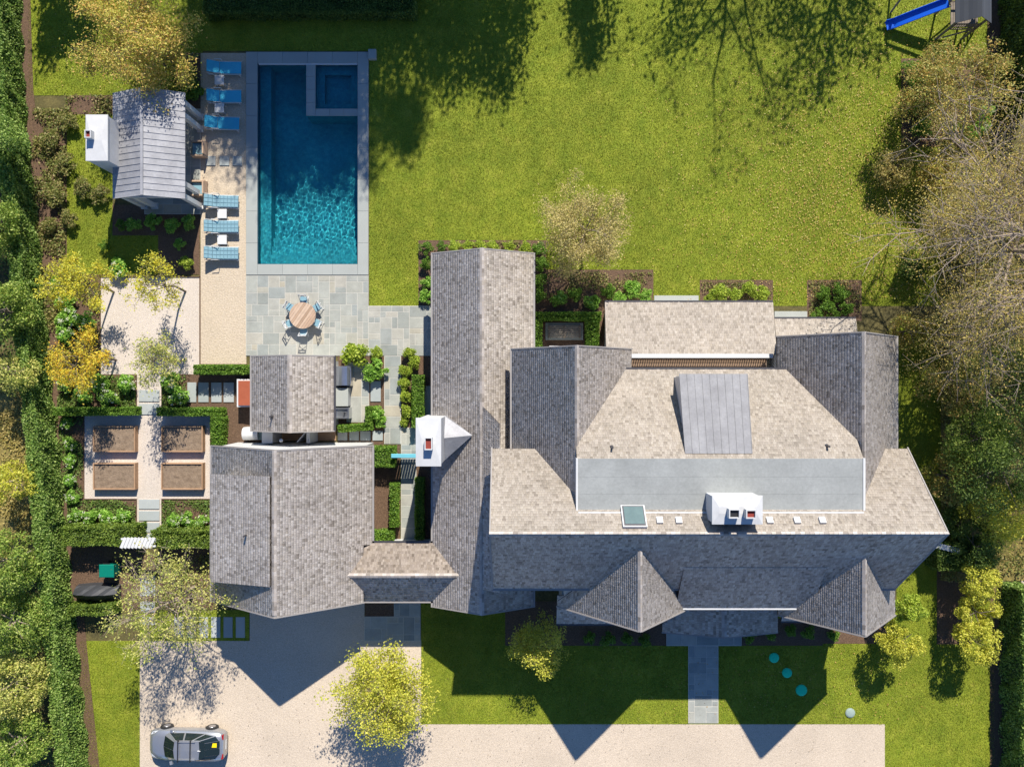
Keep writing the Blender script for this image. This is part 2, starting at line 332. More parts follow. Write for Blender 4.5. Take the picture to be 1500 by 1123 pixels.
def hedge(name, pts, w, h, m, label, leaf=.13, dens=260, seed=1, z0=0.0, rough=.10, group=None, closed_core=True):
    """clipped hedge along a ground polyline (world xy), width w, height h"""
    rng = np.random.default_rng(seed); P = [Vector((p[0], p[1], 0)) for p in pts]
    o = thing(name, (P[0].x, P[0].y, z0), label, 'hedge', group); org = np.array(P[0])
    core = MB(); Cs = []; Ns = []
    for a, b in zip(P[:-1], P[1:]):
        d = (b-a); ln = d.length; d.normalize(); s = Vector((-d.y, d.x, 0)); e = max(.08, w/2-.20)
        c = [a-s*e+d*.12, b-s*e-d*.12, b+s*e-d*.12, a+s*e+d*.12]
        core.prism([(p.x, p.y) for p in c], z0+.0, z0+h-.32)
        dn = np.array(d); sn = np.array(s); an = np.array(a)
        def face(n, f): 
            C, nr = f(n); Cs.append(C); Ns.append(nr)
        n = int(ln*w*dens); t = rng.uniform(0, ln, n); u = rng.uniform(-w/2, w/2, n)
        bumpy = rough*(np.sin(t*3.1+u*4)+np.sin(t*1.3+2))*.5
        Cs.append(an+t[:, None]*dn+u[:, None]*sn+np.stack([0*t, 0*t, z0+h-.10+bumpy+rng.uniform(-.12, .06, n)], 1)); Ns.append(np.tile([0, 0, 1.], (n, 1)))
        for sg in (-1, 1):
            n = int(ln*h*dens*.8); t = rng.uniform(0, ln, n); z = rng.uniform(.02, h, n)
            off = sg*(w/2-.06+rng.uniform(-.12, .05, n)+rough*np.sin(t*2.7+z*3)*.6)
            Cs.append(an+t[:, None]*dn+off[:, None]*sn+np.stack([0*t, 0*t, z0+z], 1)); Ns.append(np.tile(sn*sg, (n, 1)))
        for sg, q in ((-1, a), (1, b)):
            n = int(w*h*dens*.8); u = rng.uniform(-w/2, w/2, n); z = rng.uniform(.02, h, n)
            Cs.append(np.array(q)+(sg*(-.05+rng.uniform(-.1, .05, n)))[:, None]*dn+u[:, None]*sn+np.stack([0*u, 0*u, z0+z], 1)); Ns.append(np.tile(dn*sg, (n, 1)))
    core.build('inner_branches', M['core'], o)
    C = np.concatenate(Cs)-org-np.array([0, 0, z0]); Nn = np.concatenate(Ns)
    put('foliage', np_mesh('foliage', *leaves(C, leaf, rng, nrm=Nn, bias=.45), M[m]), o)
    return o
def hedge_px(name, a, b, wpx, h, m, label, **k):
    A = W(*a, h*.9); B = W(*b, h*.9); return hedge(name, [(A.x, A.y), (B.x, B.y)], wpx/PPM, h, m, label, **k)

# ================================================================== SETTING
def wr(px0, py0, px1, py1, z=0.0):
    a = W(px0, py0, z); b = W(px1, py1, z); return a.x, b.x, b.y, a.y      # x0,x1,y0,y1
def sheet(name, rects, z, m, polys=()):
    b = MB()
    for r in rects:
        x0, x1, y0, y1 = wr(*r); b.add([(x0,y0,z),(x1,y0,z),(x1,y1,z),(x0,y1,z)], [(0,1,2,3)])
    for p in polys:
        q = [W(*c) for c in p]; a = sum(q[i].x*q[(i+1)%len(q)].y-q[(i+1)%len(q)].x*q[i].y for i in range(len(q)))
        if a < 0: q = q[::-1]
        b.add([(c.x, c.y, z) for c in q], [tuple(range(len(q)))])
    return tag(b.build(name, M[m]), kind='structure')

POOL = (361, 77, 540, 403)
px0, px1, py0, py1 = wr(*POOL)
g = MB(); BIG = 600
g.add([(-BIG,-BIG,0),(BIG,-BIG,0),(BIG,py0,0),(-BIG,py0,0)], [(0,1,2,3)])
g.add([(-BIG,py1,0),(BIG,py1,0),(BIG,BIG,0),(-BIG,BIG,0)], [(0,1,2,3)])
g.add([(-BIG,py0,0),(px0,py0,0),(px0,py1,0),(-BIG,py1,0)], [(0,1,2,3)])
g.add([(px1,py0,0),(BIG,py0,0),(BIG,py1,0),(px1,py1,0)], [(0,1,2,3)])
tag(g.build('ground', M['earth']), kind='structure')

LAWN = [(297,-700,1450,75),(541,75,1450,448),(42,-700,297,140),(98,168,165,402),(165,335,293,402),
        (617,880,1456,1060),(1296,1060,1456,1500),(1313,470,1378,880),(118,938,205,1500),(205,893,365,938)]
sheet('lawn', LAWN, .010, 'grass')
LAWNW = [wr(*r) for r in LAWN]
sheet('driveway', [(205,938,534,1500),(366,870,534,938),(534,937,617,1500),(617,1060,1296,1500)], .014, 'gravel')
sheet('gravel_court', [(148,406,294,548),(201,548,237,800),(124,608,201,730),(237,608,308,730)], .014, 'court')
sheet('sand_terrace', [(294,78,361,533)], .014, 'sand')
BEDS = {'mulch_bed_wing': [(613,352,800,448),(800,395,957,442),(800,442,890,448),(781,448,890,512)],
        'mulch_bed_rear': [(1025,410,1132,445)], 'mulch_bed_corner': [(1182,410,1262,470)],
        'mulch_bed_front': [(740,880,1008,945)], 'mulch_bed_entry': [(1052,905,1205,945)], 'mulch_bed_gable': [(1205,890,1300,942)],
        'mulch_bed_east': [(1372,812,1422,943)], 'mulch_bed_pool_house': [(165,300,293,345),(232,345,293,402),(294,78,258,140)][:2],
        'mulch_bed_kitchen': [(495,520,566,612),(495,612,586,652),(540,652,586,800)], 'mulch_bed_walk': [(588,520,634,640),(609,640,640,800)],
        'mulch_bed_garden': [(85,548,201,608),(85,608,124,730),(80,730,201,812),(237,730,312,812),(237,548,370,608),(308,608,400,655)],
        'mulch_bed_bins': [(100,812,312,893)], 'mulch_bed_west': [(42,168,98,402),(60,402,148,548),(98,140,165,168)],
        'mulch_bed_corner_drive': [(535,878,577,902)], 'mulch_bed_play': [(1320,86,1450,215)], 'mulch_bed_lounger': [(258,78,294,300)]}
for i, (k, v) in enumerate(BEDS.items()): sheet(k, v, .018+.004*(i % 2), 'mulch')
BEDW = [wr(*r) for v in BEDS.values() for r in v]
sheet('woodland_floor', [(1378,215,1560,850)], .022, 'litter')
LY = [-300, 0, 130, 300, 420, 541, 650, 760, 900, 1000, 1123, 1300]; LX = [28, 34, 38, 56, 68, 77, 90, 99, 112, 122, 135, 150]
sheet('mulch_strip', [(1446,-300,1475,120),(1450,850,1475,1500)], .030, 'mulch', polys=[[(LX[k]-6, LY[k]), (LX[k]+11, LY[k]), (LX[k+1]+11, LY[k+1]), (LX[k+1]-6, LY[k+1])] for k in range(len(LY)-1)])
sheet('neighbour_drive', [(1496,700,2100,1500)], .012, 'sand')
sheet('meadow', [(-900,540,50,820)], .012, 'litter')

# garden edging round gravel areas (thin steel strips)
e = MB()
for r in [(292.6,402,294,548),(148,405,294,406),(147,406,148,548),(123,607,124,731),(124,730,201,731),(237,730,308,731),(308,608,309,731),(200,548,201,608),(237,548,238,608),(200,731,201,800),(237,731,238,800),(294,533,361,534.2)]:
    x0, x1, y0, y1 = wr(*r); e.box(x0, x1, y0, y1, 0, .07)
tag(e.build('garden_edging', M['mulch']), kind='structure')

# ---- bluestone paving: every flag an object
FLAG = {}
def flag_mesh(w, h, m, t=.05):
    key = (round(w, 2), round(h, 2), m, t)
    if key not in FLAG:
        b = MB(); b.bbox(-w/2, w/2, -h/2, h/2, -t, 0, .008)
        me = bpy.data.meshes.new('flagstone'); me.from_pydata(b.v, [], b.f); me.materials.append(M[m]); me.update(); FLAG[key] = me
    return FLAG[key]
def pave(parent, rect, cell, seed, m='stone', z=.06, gap=.026, name='flagstone'):
    x0, x1, y0, y1 = wr(*rect); nx = max(1, round((x1-x0)/cell)); ny = max(1, round((y1-y0)/cell)); cx = (x1-x0)/nx; cy = (y1-y0)/ny
    rng = random.Random(seed); occ = [[0]*ny for _ in range(nx)]
    for j in range(ny):
        for i in range(nx):
            if occ[i][j]: continue
            opts = [(2,2),(2,1),(1,2),(3,2),(2,3),(1,1),(2,2),(3,2),(2,1)]; rng.shuffle(opts)
            for w, h in opts+[(1, 1)]:
                if i+w <= nx and j+h <= ny and all(not occ[a][b] for a in range(i, i+w) for b in range(j, j+h)): break
            for a in range(i, i+w):
                for b in range(j, j+h): occ[a][b] = 1
            o = put(name, flag_mesh(w*cx-gap, h*cy-gap, m), parent, (x0+(i+w/2)*cx, y0+(j+h/2)*cy, z+rng.uniform(-.003, .003)))
def base_sheet(name, rects, z=.03):
    b = MB()
    for r in rects:
        x0, x1, y0, y1 = wr(*r); b.box(x0, x1, y0, y1, -.1, z)
    return tag(b.build(name, M['joint']), kind='structure')
t = base_sheet('terrace', [(360.5,403.5,540,521),(540,448,634,521)], .05)
pave(t, (361,404,540,521), .33, 3); pave(t, (540,448.5,634,521), .33, 4)
t = base_sheet('garden_walk', [(563,521.2,587.5,650),(587.6,626,610,798)], .05)
pave(t, (563.5,521.5,587,650), .33, 5); pave(t, (588,626.5,609.5,797), .33, 6)
t = base_sheet('grill_patio', [(508,531,541,618)], .05); pave(t, (508.5,531.5,540.5,617.5), .50, 8)
t = base_sheet('garage_apron', [(534,902.2,616,938),(577.2,875,616,902)], .05); pave(t, (534.5,903,615.5,937.5), .33, 9); pave(t, (577.5,876,615.5,902), .33, 10)
t = base_sheet('front_path', [(1008,945.2,1052,1058),(976,905,1086,945)], .05); pave(t, (1008.5,945.8,1051.5,1057.5), .33, 11); pave(t, (976.5,906,1085.5,944.5), .44, 12)

def slabs(name, label, rects, group, m='slab_dark', top=.07):
    for k, r in enumerate(rects):
        x0, x1, y0, y1 = wr(*r); b = MB(); b.bbox(x0, x1, y0, y1, 0, top, .01)
        b.build(name, M[m], None, ((x0+x1)/2, (y0+y1)/2, 0)); o = list(COL.objects)[-1]
        tag(o, label[k] if isinstance(label, list) else label, 'stepping stone', group)
ORD = ['first', 'second', 'third', 'fourth', 'fifth', 'sixth', 'seventh', 'eighth', 'ninth', 'tenth', 'eleventh', 'twelfth']
slabs('stepping_stone', [f'{ORD[i]} bluestone slab from the north on gravel path above vegetable court' for i in range(2)], [(204,571,234,588),(204,591,234,607)], 'slabs in the north garden path')
slabs('stepping_stone', [f'{ORD[i]} bluestone slab from the north on path toward white gate' for i in range(4)], [(204,731,234,745),(204,748,234,762),(204,765,234,779),(204,782,234,796)], 'slabs in the south garden path')
slabs('stepping_stone', [f'{ORD[i]} grey stepping slab from the west leading to rust red bin' for i in range(4)], [(275,560,288,589),(291,560,306,589),(310,560,325,589),(328,560,343,589)], 'slabs beside the clipped hedge')
slabs('stepping_stone', [f'{ORD[i]} dark square slab from the west on sand by the pool' for i in range(3)], [(302,229,316,243),(322,229,336,243),(341,229,355,243)], 'dark slabs in the sand terrace')
slabs('stepping_stone', [f'{ORD[i]} slab from the garage in grass strip edging the driveway' for i in range(9)], [(346,903,359,933),(328,903,341,933),(310,903,323,933),(292,903,305,933),(274,903,287,933),(256,903,269,933),(206,903,228,915),(206,880,228,896),(206,842,228,872)], 'slabs in the drive edge strip')
slabs('stepping_stone', [f'{ORD[i]} square slab from the west in row behind the kitchen house' for i in range(5)], [(477,631,492,645),(495,631,509,645),(512,631,526,645),(528,631,543,645),(546,631,561,645)], 'slabs behind the kitchen house')
slabs('stepping_stone', ['long pale slab in mulch between grill patio and walk'], [(543,558,558,588)], None)
slabs('door_step', ['long pale stone step at centre of rear one storey roof', 'pale stone step beside the east corner bed', 'narrow pale stone step along the west wing wall'], [(958,433,1023,446),(1134,456,1182,476),(625,448,637,520)][:2]+[(612,565,634,625)], 'pale stone door steps', m='coping')

# ---- swimming pool
wx0, wx1, wy0, wy1 = wr(377, 93, 525, 388)
DEEP = -1.9
b = MB()
def inward(b, x0, x1, y0, y1, z0, z1):            # open-topped basin
    b.add([(x0,y0,z0),(x1,y0,z0),(x1,y1,z0),(x0,y1,z0),(x0,y0,z1),(x1,y0,z1),(x1,y1,z1),(x0,y1,z1)],
          [(0,1,2,3),(0,4,5,1),(1,5,6,2),(2,6,7,3),(3,7,4,0)])
inward(b, wx0, wx1, wy0, wy1, DEEP, .04)
sw, sb = W(377+16, 0).x, W(0, 388-16).y
b.box(wx0+.001, sw, wy0+.001, wy1-.001, DEEP+.001, -.75)              # bench along the west side
b.box(sw+.001, wx1-.001, wy0+.002, sb, DEEP+.002, -.55)            # steps at the south end
b.box(sw+.002, wx1-.002, sb+.001, sb+.55, DEEP+.003, -.95)
b.box(sw+.003, wx1-.003, sb+.551, sb+1.1, DEEP+.004, -1.35)
basin = tag(b.build('pool_basin', M['plaster']), kind='structure')
b = MB(); b.box(wx0+.002, wx1-.002, wy0+.002, wy0+.05, -.5, .02); b.box(wx0+.002, wx0+.05, wy0+.06, wy1-.06, -.5, .02); b.box(wx1-.05, wx1-.002, wy0+.06, wy1-.06, -.5, .02)
b.build('waterline_tile', M['tile_blue'], basin)
# coping slabs
cop = tag(MB().box(px0, wx0-.004, py0, py1, -.3, .045).box(wx1+.004, px1, py0, py1, -.3, .045).box(wx0-.004, wx1+.004, py0, wy0-.004, -.3, .045).box(wx0-.004, wx1+.004, wy1+.004, py1, -.3, .045).build('pool_coping', M['joint']), kind='structure')
def cslab(x0, x1, y0, y1): put('coping_slab', flag_mesh(x1-x0-.008, y1-y0-.008, 'coping', .06), cop, ((x0+x1)/2, (y0+y1)/2, .095))
n = 7
for i in range(n):
    for (xa, xb) in ((px0, wx0+.03), (wx1-.03, px1)):
        cslab(xa, xb, py0+(py1-py0)*i/n, py0+(py1-py0)*(i+1)/n)
for i in range(4):
    for (ya, yb) in ((py0, wy0+.03), (wy1-.03, py1)):
        cslab(wx0+.03+(wx1-wx0-.06)*i/4, wx0+.03+(wx1-wx0-.06)*(i+1)/4, ya, yb)
x0, x1, y0, y1 = wr(540.5, 75, 552, 89); o = MB().bbox(x0, x1, y0, y1, 0, .30, .02).build('stone_pier', M['coping'], None, ((x0+x1)/2, (y0+y1)/2, 0)); tag(o, 'small square stone pier at north east corner of pool coping', 'pier')
# spa
spa = thing('spa', W(487, 130, -.1), 'raised square spa with stone rim in north east corner of pool', 'spa')
sx0, sx1, sy0, sy1 = wr(449, 93, 525, 170); ix0, ix1, iy0, iy1 = wr(462, 95, 524, 160)
b = MB(); b.box(sx0, ix0, sy0, wy1-.01, DEEP+.005, -.01); b.box(ix0+.001, wx1-.005, sy0, iy0, DEEP+.005, -.01); b.build('spa_wall', M['plaster'], spa)
b = MB(); b.box(ix0, wx1-.006, iy0, wy1-.011, DEEP+.006, -1.1); b.box(ix0, ix0+.45, iy0, wy1-.012, -1.099, -.6); b.box(ix0+.451, wx1-.007, iy0, iy0+.45, -1.099, -.6)
b.box(wx1-.5, wx1-.008, iy0+.451, wy1-.013, -1.099, -.6); b.box(ix0+.451, wx1-.501, wy1-.5, wy1-.014, -1.099, -.6); b.build('spa_bench', M['plaster'], spa)
for k in range(4):
    ya = sy0+(wy1-.02-sy0)*k/4; MB().bbox(sx0-.01, ix0+.01, ya+.004, sy0+(wy1-.02-sy0)*(k+1)/4-.004, -.009, .05, .01).build('rim_stone', M['coping'], spa)
for k in range(3):
    xa = ix0+.014+(wx1-ix0-.03)*k/3; MB().bbox(xa+.004, ix0+.014+(wx1-ix0-.03)*(k+1)/3-.004, sy0-.01, iy0+.01, -.009, .05, .01).build('rim_stone', M['coping'], spa)
b = MB(); b.box(wx0+.1, wx1-.05, wy1-.10, wy1-.02, -.02, .06); o = b.build('cover_track', M['white'], basin)
# water surface: real ripples in the mesh
def water():
    rng = np.random.default_rng(5); nx, ny = 260, 520
    xs = np.linspace(wx0+.003, wx1-.003, nx); ys = np.linspace(wy0+.003, wy1-.003, ny); X, Y = np.meshgrid(xs, ys); Z = np.zeros_like(X)
    for k in range(46):
        lam = rng.uniform(.13, .55); a = rng.uniform(0, 2*math.pi); kx, ky = math.cos(a)*2*math.pi/lam, math.sin(a)*2*math.pi/lam
        Z += .00030*(lam/.3)*np.sin(kx*X+ky*Y+rng.uniform(0, 6.28))
    V = np.stack([X, Y, Z-.06], -1).reshape(-1, 3); i = np.arange(nx*ny).reshape(ny, nx)
    F = np.stack([i[:-1, :-1], i[:-1, 1:], i[1:, 1:], i[1:, :-1]], -1).reshape(-1, 4)
    m = bpy.data.materials.new('water'); m.use_nodes = True; N = m.node_tree.nodes; L = m.node_tree.links; N.remove(N['Principled BSDF'])
    gl = N.new('ShaderNodeBsdfGlass'); gl.inputs['IOR'].default_value = 1.33; gl.inputs['Roughness'].default_value = 0.0; gl.inputs['Color'].default_value = (.80, .96, .98, 1)
    L.new(gl.outputs[0], N['Material Output'].inputs[0])
    me = np_mesh('pool_water', V, F, m); me.polygons.foreach_set('use_smooth', [True]*len(me.polygons))
    o = tag(put('pool_water', me), kind='structure'); o.cycles.is_caustics_caster = True
    return o
water()
sun_d.cycles.is_caustics_light = True
for o_ in COL.objects:
    if o_.name in ('pool_basin', 'spa_wall', 'spa_bench'): o_.cycles.is_caustics_receiver = True

# ================================================================== BUILDINGS
def shingles(A, B, C, D, m, parent, seed, row=.145, gapc=.006):
    """courses of single shingles on the slope A(eave l) B(eave r) C(ridge r) D(ridge l)"""
    A, B, C, D = [np.array(p, float) for p in (A, B, C, D)]
    nrm = np.cross(B-A, D-A); nrm /= np.linalg.norm(nrm)
    if nrm[2] < 0: nrm = -nrm
    ln = max(np.linalg.norm(D-A), np.linalg.norm(C-B)); n = max(2, int(round(ln/row))); rng = np.random.default_rng(seed); V = []
    for k in range(n):
        t0, t1 = k/n, min(1, (k+1.25)/n)
        l0, r0 = A+(D-A)*t0, B+(C-B)*t0; l1, r1 = A+(D-A)*t1, B+(C-B)*t1
        wd = max(np.linalg.norm(r0-l0), .05); u = [0.0]
        w = rng.uniform(.075, .18, int(wd/.075)+4); cs = np.cumsum(w)-rng.uniform(0, .1); cs = cs[(cs > .03) & (cs < wd-.03)]
        u = np.concatenate([[0], cs, [wd]])/wd; a = u[:-1]; b = u[1:]-gapc/wd
        th = rng.uniform(.006, .013, len(a))[:, None]; jit = (rng.uniform(-.012, .012, len(a))/ln)[:, None]
        up0 = (D-A)*jit
        p0 = l0+(r0-l0)*a[:, None]+up0; p1 = l0+(r0-l0)*b[:, None]+up0; q0 = l1+(r1-l1)*a[:, None]; q1 = l1+(r1-l1)*b[:, None]
        V.append(np.stack([p0, p1, p1+nrm*th, p0+nrm*th, q1+nrm*.004, q0+nrm*.004], 1).reshape(-1, 3))
    V = np.concatenate(V)-np.array(wloc(parent)); i = (np.arange(len(V)//6)*6)[:, None]
    F = np.concatenate([i+np.array([[0, 1, 2, 3]]), i+np.array([[3, 2, 4, 5]])])
    return tag(put('shingles', np_mesh('shingles', V, F, M[m]), parent), kind='stuff')
SEED = [100]
def slope(house, A, B, C, D, m='shingle', t=.14, gutter=None, cover=True):
    SEED[0] += 1
    o = MB().slab([A, B, C, D] if (Vector(B)-Vector(A)).cross(Vector(D)-Vector(A)).z > 0 else [A, D, C, B], t).build('roof_slope', M['under'], house)
    if cover: shingles(A, B, C, D, m, o, SEED[0])
    if gutter:
        a, b_ = Vector(A), Vector(B); n = (Vector(A)-Vector(D)); n.z = 0; n.normalize()
        MB().bar(a+n*.05+Vector((0,0,-.06)), b_+n*.05+Vector((0,0,-.06)), .11, .10).build('gutter', M[gutter], house)
    return o
def caps(house, a, b, nrm_l, nrm_r, m='shingle', w=.14, ln=.22):
    """ridge cap shingles from a to b"""
    a, b = Vector(a), Vector(b); d = (b-a); L_ = d.length; d.normalize(); n = int(L_/ln); V = []
    for k in range(n):
        p = a+d*(k*ln); q = a+d*min(L_, k*ln+ln*1.2)
        for s in (nrm_l, nrm_r):
            s = Vector(s).normalized(); z0, z1 = Vector((0, 0, .075)), Vector((0, 0, .045))
            V += [p+z0, q+z1, q+s*w+z1, p+s*w+z0]
    V = np.array([tuple(v) for v in V])-np.array(wloc(house)); o = put('ridge_cap', np_mesh('ridge_cap', V, np.arange(len(V)).reshape(-1, 4), M[m]), house)
    return o
def rake_board(house, a, b, m='rake'):
    a, b = Vector(a), Vector(b); MB().bar(a+Vector((0, 0, -.10)), b+Vector((0, 0, -.10)), .06, .22).build('rake_board', M[m], house)
def gable_ns(house, x0, x1, xr, y0, y1, ze, zr, m='shingle', m2=None, ze1=None, gut=(None, None), rakes=('n', 's'), capm=True):
    """gable roof with a north-south ridge: west eave x0, east eave x1, from y0 (south) to y1 (north)"""
    ze1 = ze if ze1 is None else ze1
    slope(house, (x0, y1, ze), (x0, y0, ze), (xr, y0, zr), (xr, y1, zr), m, gutter=gut[0])
    slope(house, (x1, y0, ze1), (x1, y1, ze1), (xr, y1, zr), (xr, y0, zr), m2 or m, gutter=gut[1])
    if capm: caps(house, (xr, y1, zr), (xr, y0, zr), (x0-xr, 0, ze-zr), (x1-xr, 0, ze1-zr), m)
    for s, y in (('n', y1-.032), ('s', y0+.032)):
        if s in rakes: rake_board(house, (x0, y, ze), (xr, y, zr)); rake_board(house, (x1, y, ze1), (xr, y, zr))
def gable_ew(house, x0, x1, y0, y1, yr, zs, zn, zr, m='shingle', m2=None, gut=(None, None), rakes=('w', 'e')):
    slope(house, (x0, y0, zs), (x1, y0, zs), (x1, yr, zr), (x0, yr, zr), m, gutter=gut[0])
    slope(house, (x1, y1, zn), (x0, y1, zn), (x0, yr, zr), (x1, yr, zr), m2 or m, gutter=gut[1])
    caps(house, (x0, yr, zr), (x1, yr, zr), (0, y0-yr, zs-zr), (0, y1-yr, zn-zr), m)
    for s, x in (('w', x0+.032), ('e', x1-.032)):
        if s in rakes: rake_board(house, (x, y0, zs), (x, yr, zr)); rake_board(house, (x, y1, zn), (x, yr, zr))
def body_ns(house, x0, x1, xr, y0, y1, ze, zr, m='wall', d=.2, name='wall'):
    vs = [(x0,y0,0),(x1,y0,0),(x1,y0,ze-d),(xr,y0,zr-d),(x0,y0,ze-d)]; vs += [(x, y1, z) for x, _, z in vs]
    return MB().add(vs, [(0,1,2,3,4),(9,8,7,6,5),(0,5,6,1),(1,6,7,2),(2,7,8,3),(3,8,9,4),(4,9,5,0)]).build(name, M[m], house)
def body_ew(house, x0, x1, y0, y1, yr, zs, zn, zr, m='wall', d=.2, name='wall'):
    vs = [(x0,y0,0),(x0,y1,0),(x0,y1,zn-d),(x0,yr,zr-d),(x0,y0,zs-d)]; vs += [(x1, y, z) for _, y, z in vs]
    return MB().add(vs, [(4,3,2,1,0),(5,6,7,8,9),(0,1,6,5),(1,2,7,6),(2,3,8,7),(3,4,9,8),(4,0,5,9)]).build(name, M[m], house)
def window(house, c, w, h, axis, sgn):
    """framed window on a wall; c centre, axis 'x' = wall faces +-x"""
    x, y, z = c
    def bxx(u0, u1, v0, v1, d0, d1, name, m, par):
        b = MB()
        if axis == 'x': b.box(x+sgn*d0, x+sgn*d1, y+u0, y+u1, z+v0, z+v1)
        else: b.box(x+u0, x+u1, y+sgn*d0, y+sgn*d1, z+v0, z+v1)
        return b.build(name, M[m], par)
    f = bxx(-w/2-.08, w/2+.08, -h/2-.08, h/2+.08, .003, .05, 'window', 'trim', house)
    for i in range(2):
        for j in range(2): bxx(-w/2+.02+i*w/2, -w/2+w/2-.02+i*w/2, -h/2+.02+j*h/2, -h/2+h/2-.02+j*h/2, .052, .06, 'pane', 'glass', f)
    return f
def chimney(house, x0, x1, y0, y1, z0, z1, flues, name='chimney', cap=.06):
    c = MB().box(x0, x1, y0, y1, z0, z1).build(name, M['stucco'], house)
    e = cap; b = MB(); b.box(x0-e, x1+e, y0-e, y1+e, z1+.002, z1+.10)
    b.add([(x0-e,y0-e,z1+.10),(x1+e,y0-e,z1+.10),(x1+e,y1+e,z1+.10),(x0-e,y1+e,z1+.10),(x0+.25,(y0+y1)/2-.15,z1+.18),(x1-.25,(y0+y1)/2-.15,z1+.18),(x1-.25,(y0+y1)/2+.15,z1+.18),(x0+.25,(y0+y1)/2+.15,z1+.18)],
          [(0,1,5,4),(1,2,6,5),(2,3,7,6),(3,0,4,7),(4,5,6,7)]); b.build('chimney_cap', M['stucco'], c)
    for (fx, fy, col, fw, fh) in flues:
        zz = z1+.12; f = MB(); t = .05
        f.box(fx-fw/2, fx+fw/2, fy-fh/2, fy-fh/2+t, zz, zz+.42); f.box(fx-fw/2, fx+fw/2, fy+fh/2-t, fy+fh/2, zz, zz+.42)
        f.box(fx-fw/2, fx-fw/2+t, fy-fh/2+t, fy+fh/2-t, zz, zz+.42); f.box(fx+fw/2-t, fx+fw/2, fy-fh/2+t, fy+fh/2-t, zz, zz+.42); f.build('flue', M['stucco'], c)
        MB().box(fx-fw/2+t+.002, fx+fw/2-t-.002, fy-fh/2+t+.002, fy+fh/2-t-.002, zz, zz+.30).build('flue_liner', M[col], c)
    return c
def vent_pipe(house, p, h=.35):
    p = Vector(p); MB().tube(p+Vector((0,0,-.1)), p+Vector((0,0,h)), .05, .05, 8).tube(p+Vector((0,0,-.02)), p+Vector((0,0,.03)), .11, .07, 8).build('vent_pipe', M['gutter'], house)

# ---- main house
OX = .42
mh = thing('main_house', (9.5, -5, 0), 'large main house with cedar shingle gables around a grey flat roof deck', 'house')
ZR = 9.9; YR = -6.906
ST = .90                                           # pitch of the front slope, just steeper than the sun
SE = 6.93; SY = -10.2
body_ew(mh, -.75, 18.8, -9.8, -3.6, YR, SE+.2, 6.2, ZR-.15, d=.35)
MB().box(18.801, 19.8, -9.0, -3.6, 0, 5.9).build('wall', M['wall'], mh)
slope(mh, (-.985, SY, SE), (19.09, SY, SE), (20.1, YR, ZR), (-1.05, YR, ZR), 'shingle', gutter='rake')
slope(mh, (20.1, -3.305, 6.2), (-1.05, -3.305, 6.2), (-1.05, YR, ZR), (20.1, YR, ZR), 'shingle_n')
caps(mh, (-1.05, YR, ZR), (20.1, YR, ZR), (0, -1, -.9), (0, 1, -1.03))
for x, xe in ((-1.02, -.96), (20.07, 19.06)): rake_board(mh, (xe, SY, SE), (x, YR, ZR)); rake_board(mh, (x, -3.305, 6.2), (x, YR, ZR))
# lower pitched eave between the front gables
slope(mh, (8.3, -11.36, 6.2), (15.2, -11.36, 6.2), (15.2, -8.86, 8.155), (8.3, -8.86, 8.155), 'shingle', gutter='trim', t=.10)
MB().add([(8.6,-11.0,0),(15.0,-11.0,0),(15.0,-8.9,0),(8.6,-8.9,0),(8.6,-11.0,6.34),(15.0,-11.0,6.34),(15.0,-8.9,7.95),(8.6,-8.9,7.95)], [(0,1,5,4),(1,2,6,5),(2,3,7,6),(3,0,4,7),(4,5,6,7)]).build('wall', M['wall'], mh)
def front_gable(x0, x1, xr, yf, ytop, ze, zr, yw, ye, yr):
    """prowed gable: the ridge reaches yr, the eaves stop at yf"""
    slope(mh, (x0, yw, ze), (x0, yf, ze), (xr, yr, zr), (xr, ytop, zr)); slope(mh, (x1, yf, ze), (x1, ye, ze), (xr, ytop, zr), (xr, yr, zr))
    caps(mh, (xr, ytop, zr), (xr, yr, zr), (x0-xr, 0, ze-zr), (x1-xr, 0, ze-zr), w=.16)
    rake_board(mh, (x0, yf+.032, ze), (xr, yr+.032, zr)); rake_board(mh, (x1, yf+.032, ze), (xr, yr+.032, zr))
    body_ns(mh, x0+.4, x1-.4, xr, yf+.3, -9.9, ze+.4, zr-.05, d=.3)
front_gable(2.36, 9.34, 6.03, -11.55, -7.45, 5.45, 9.1, -11.25, -11.25, -11.70)
front_gable(13.75, 19.78, 16.77, -12.0, -7.95, 5.45, 8.7, -11.6, -10.6, -12.06)
# rear wings
gable_ns(mh, 0.0, 6.254, 3.11, -6.5, 1.84, 4.9, 8.4, rakes=('n',), gut=('rake', None)); body_ns(mh, .35, 5.9, 3.11, -6.4, 1.5, 5.25, 8.3, d=.3)
gable_ns(mh, 13.87, 20.12, 16.84, -6.5, 2.484, 4.9, 8.45, rakes=('n',), gut=(None, 'rake')); body_ns(mh, 14.2, 19.75, 16.84, -6.4, 2.15, 5.25, 8.35, d=.3)
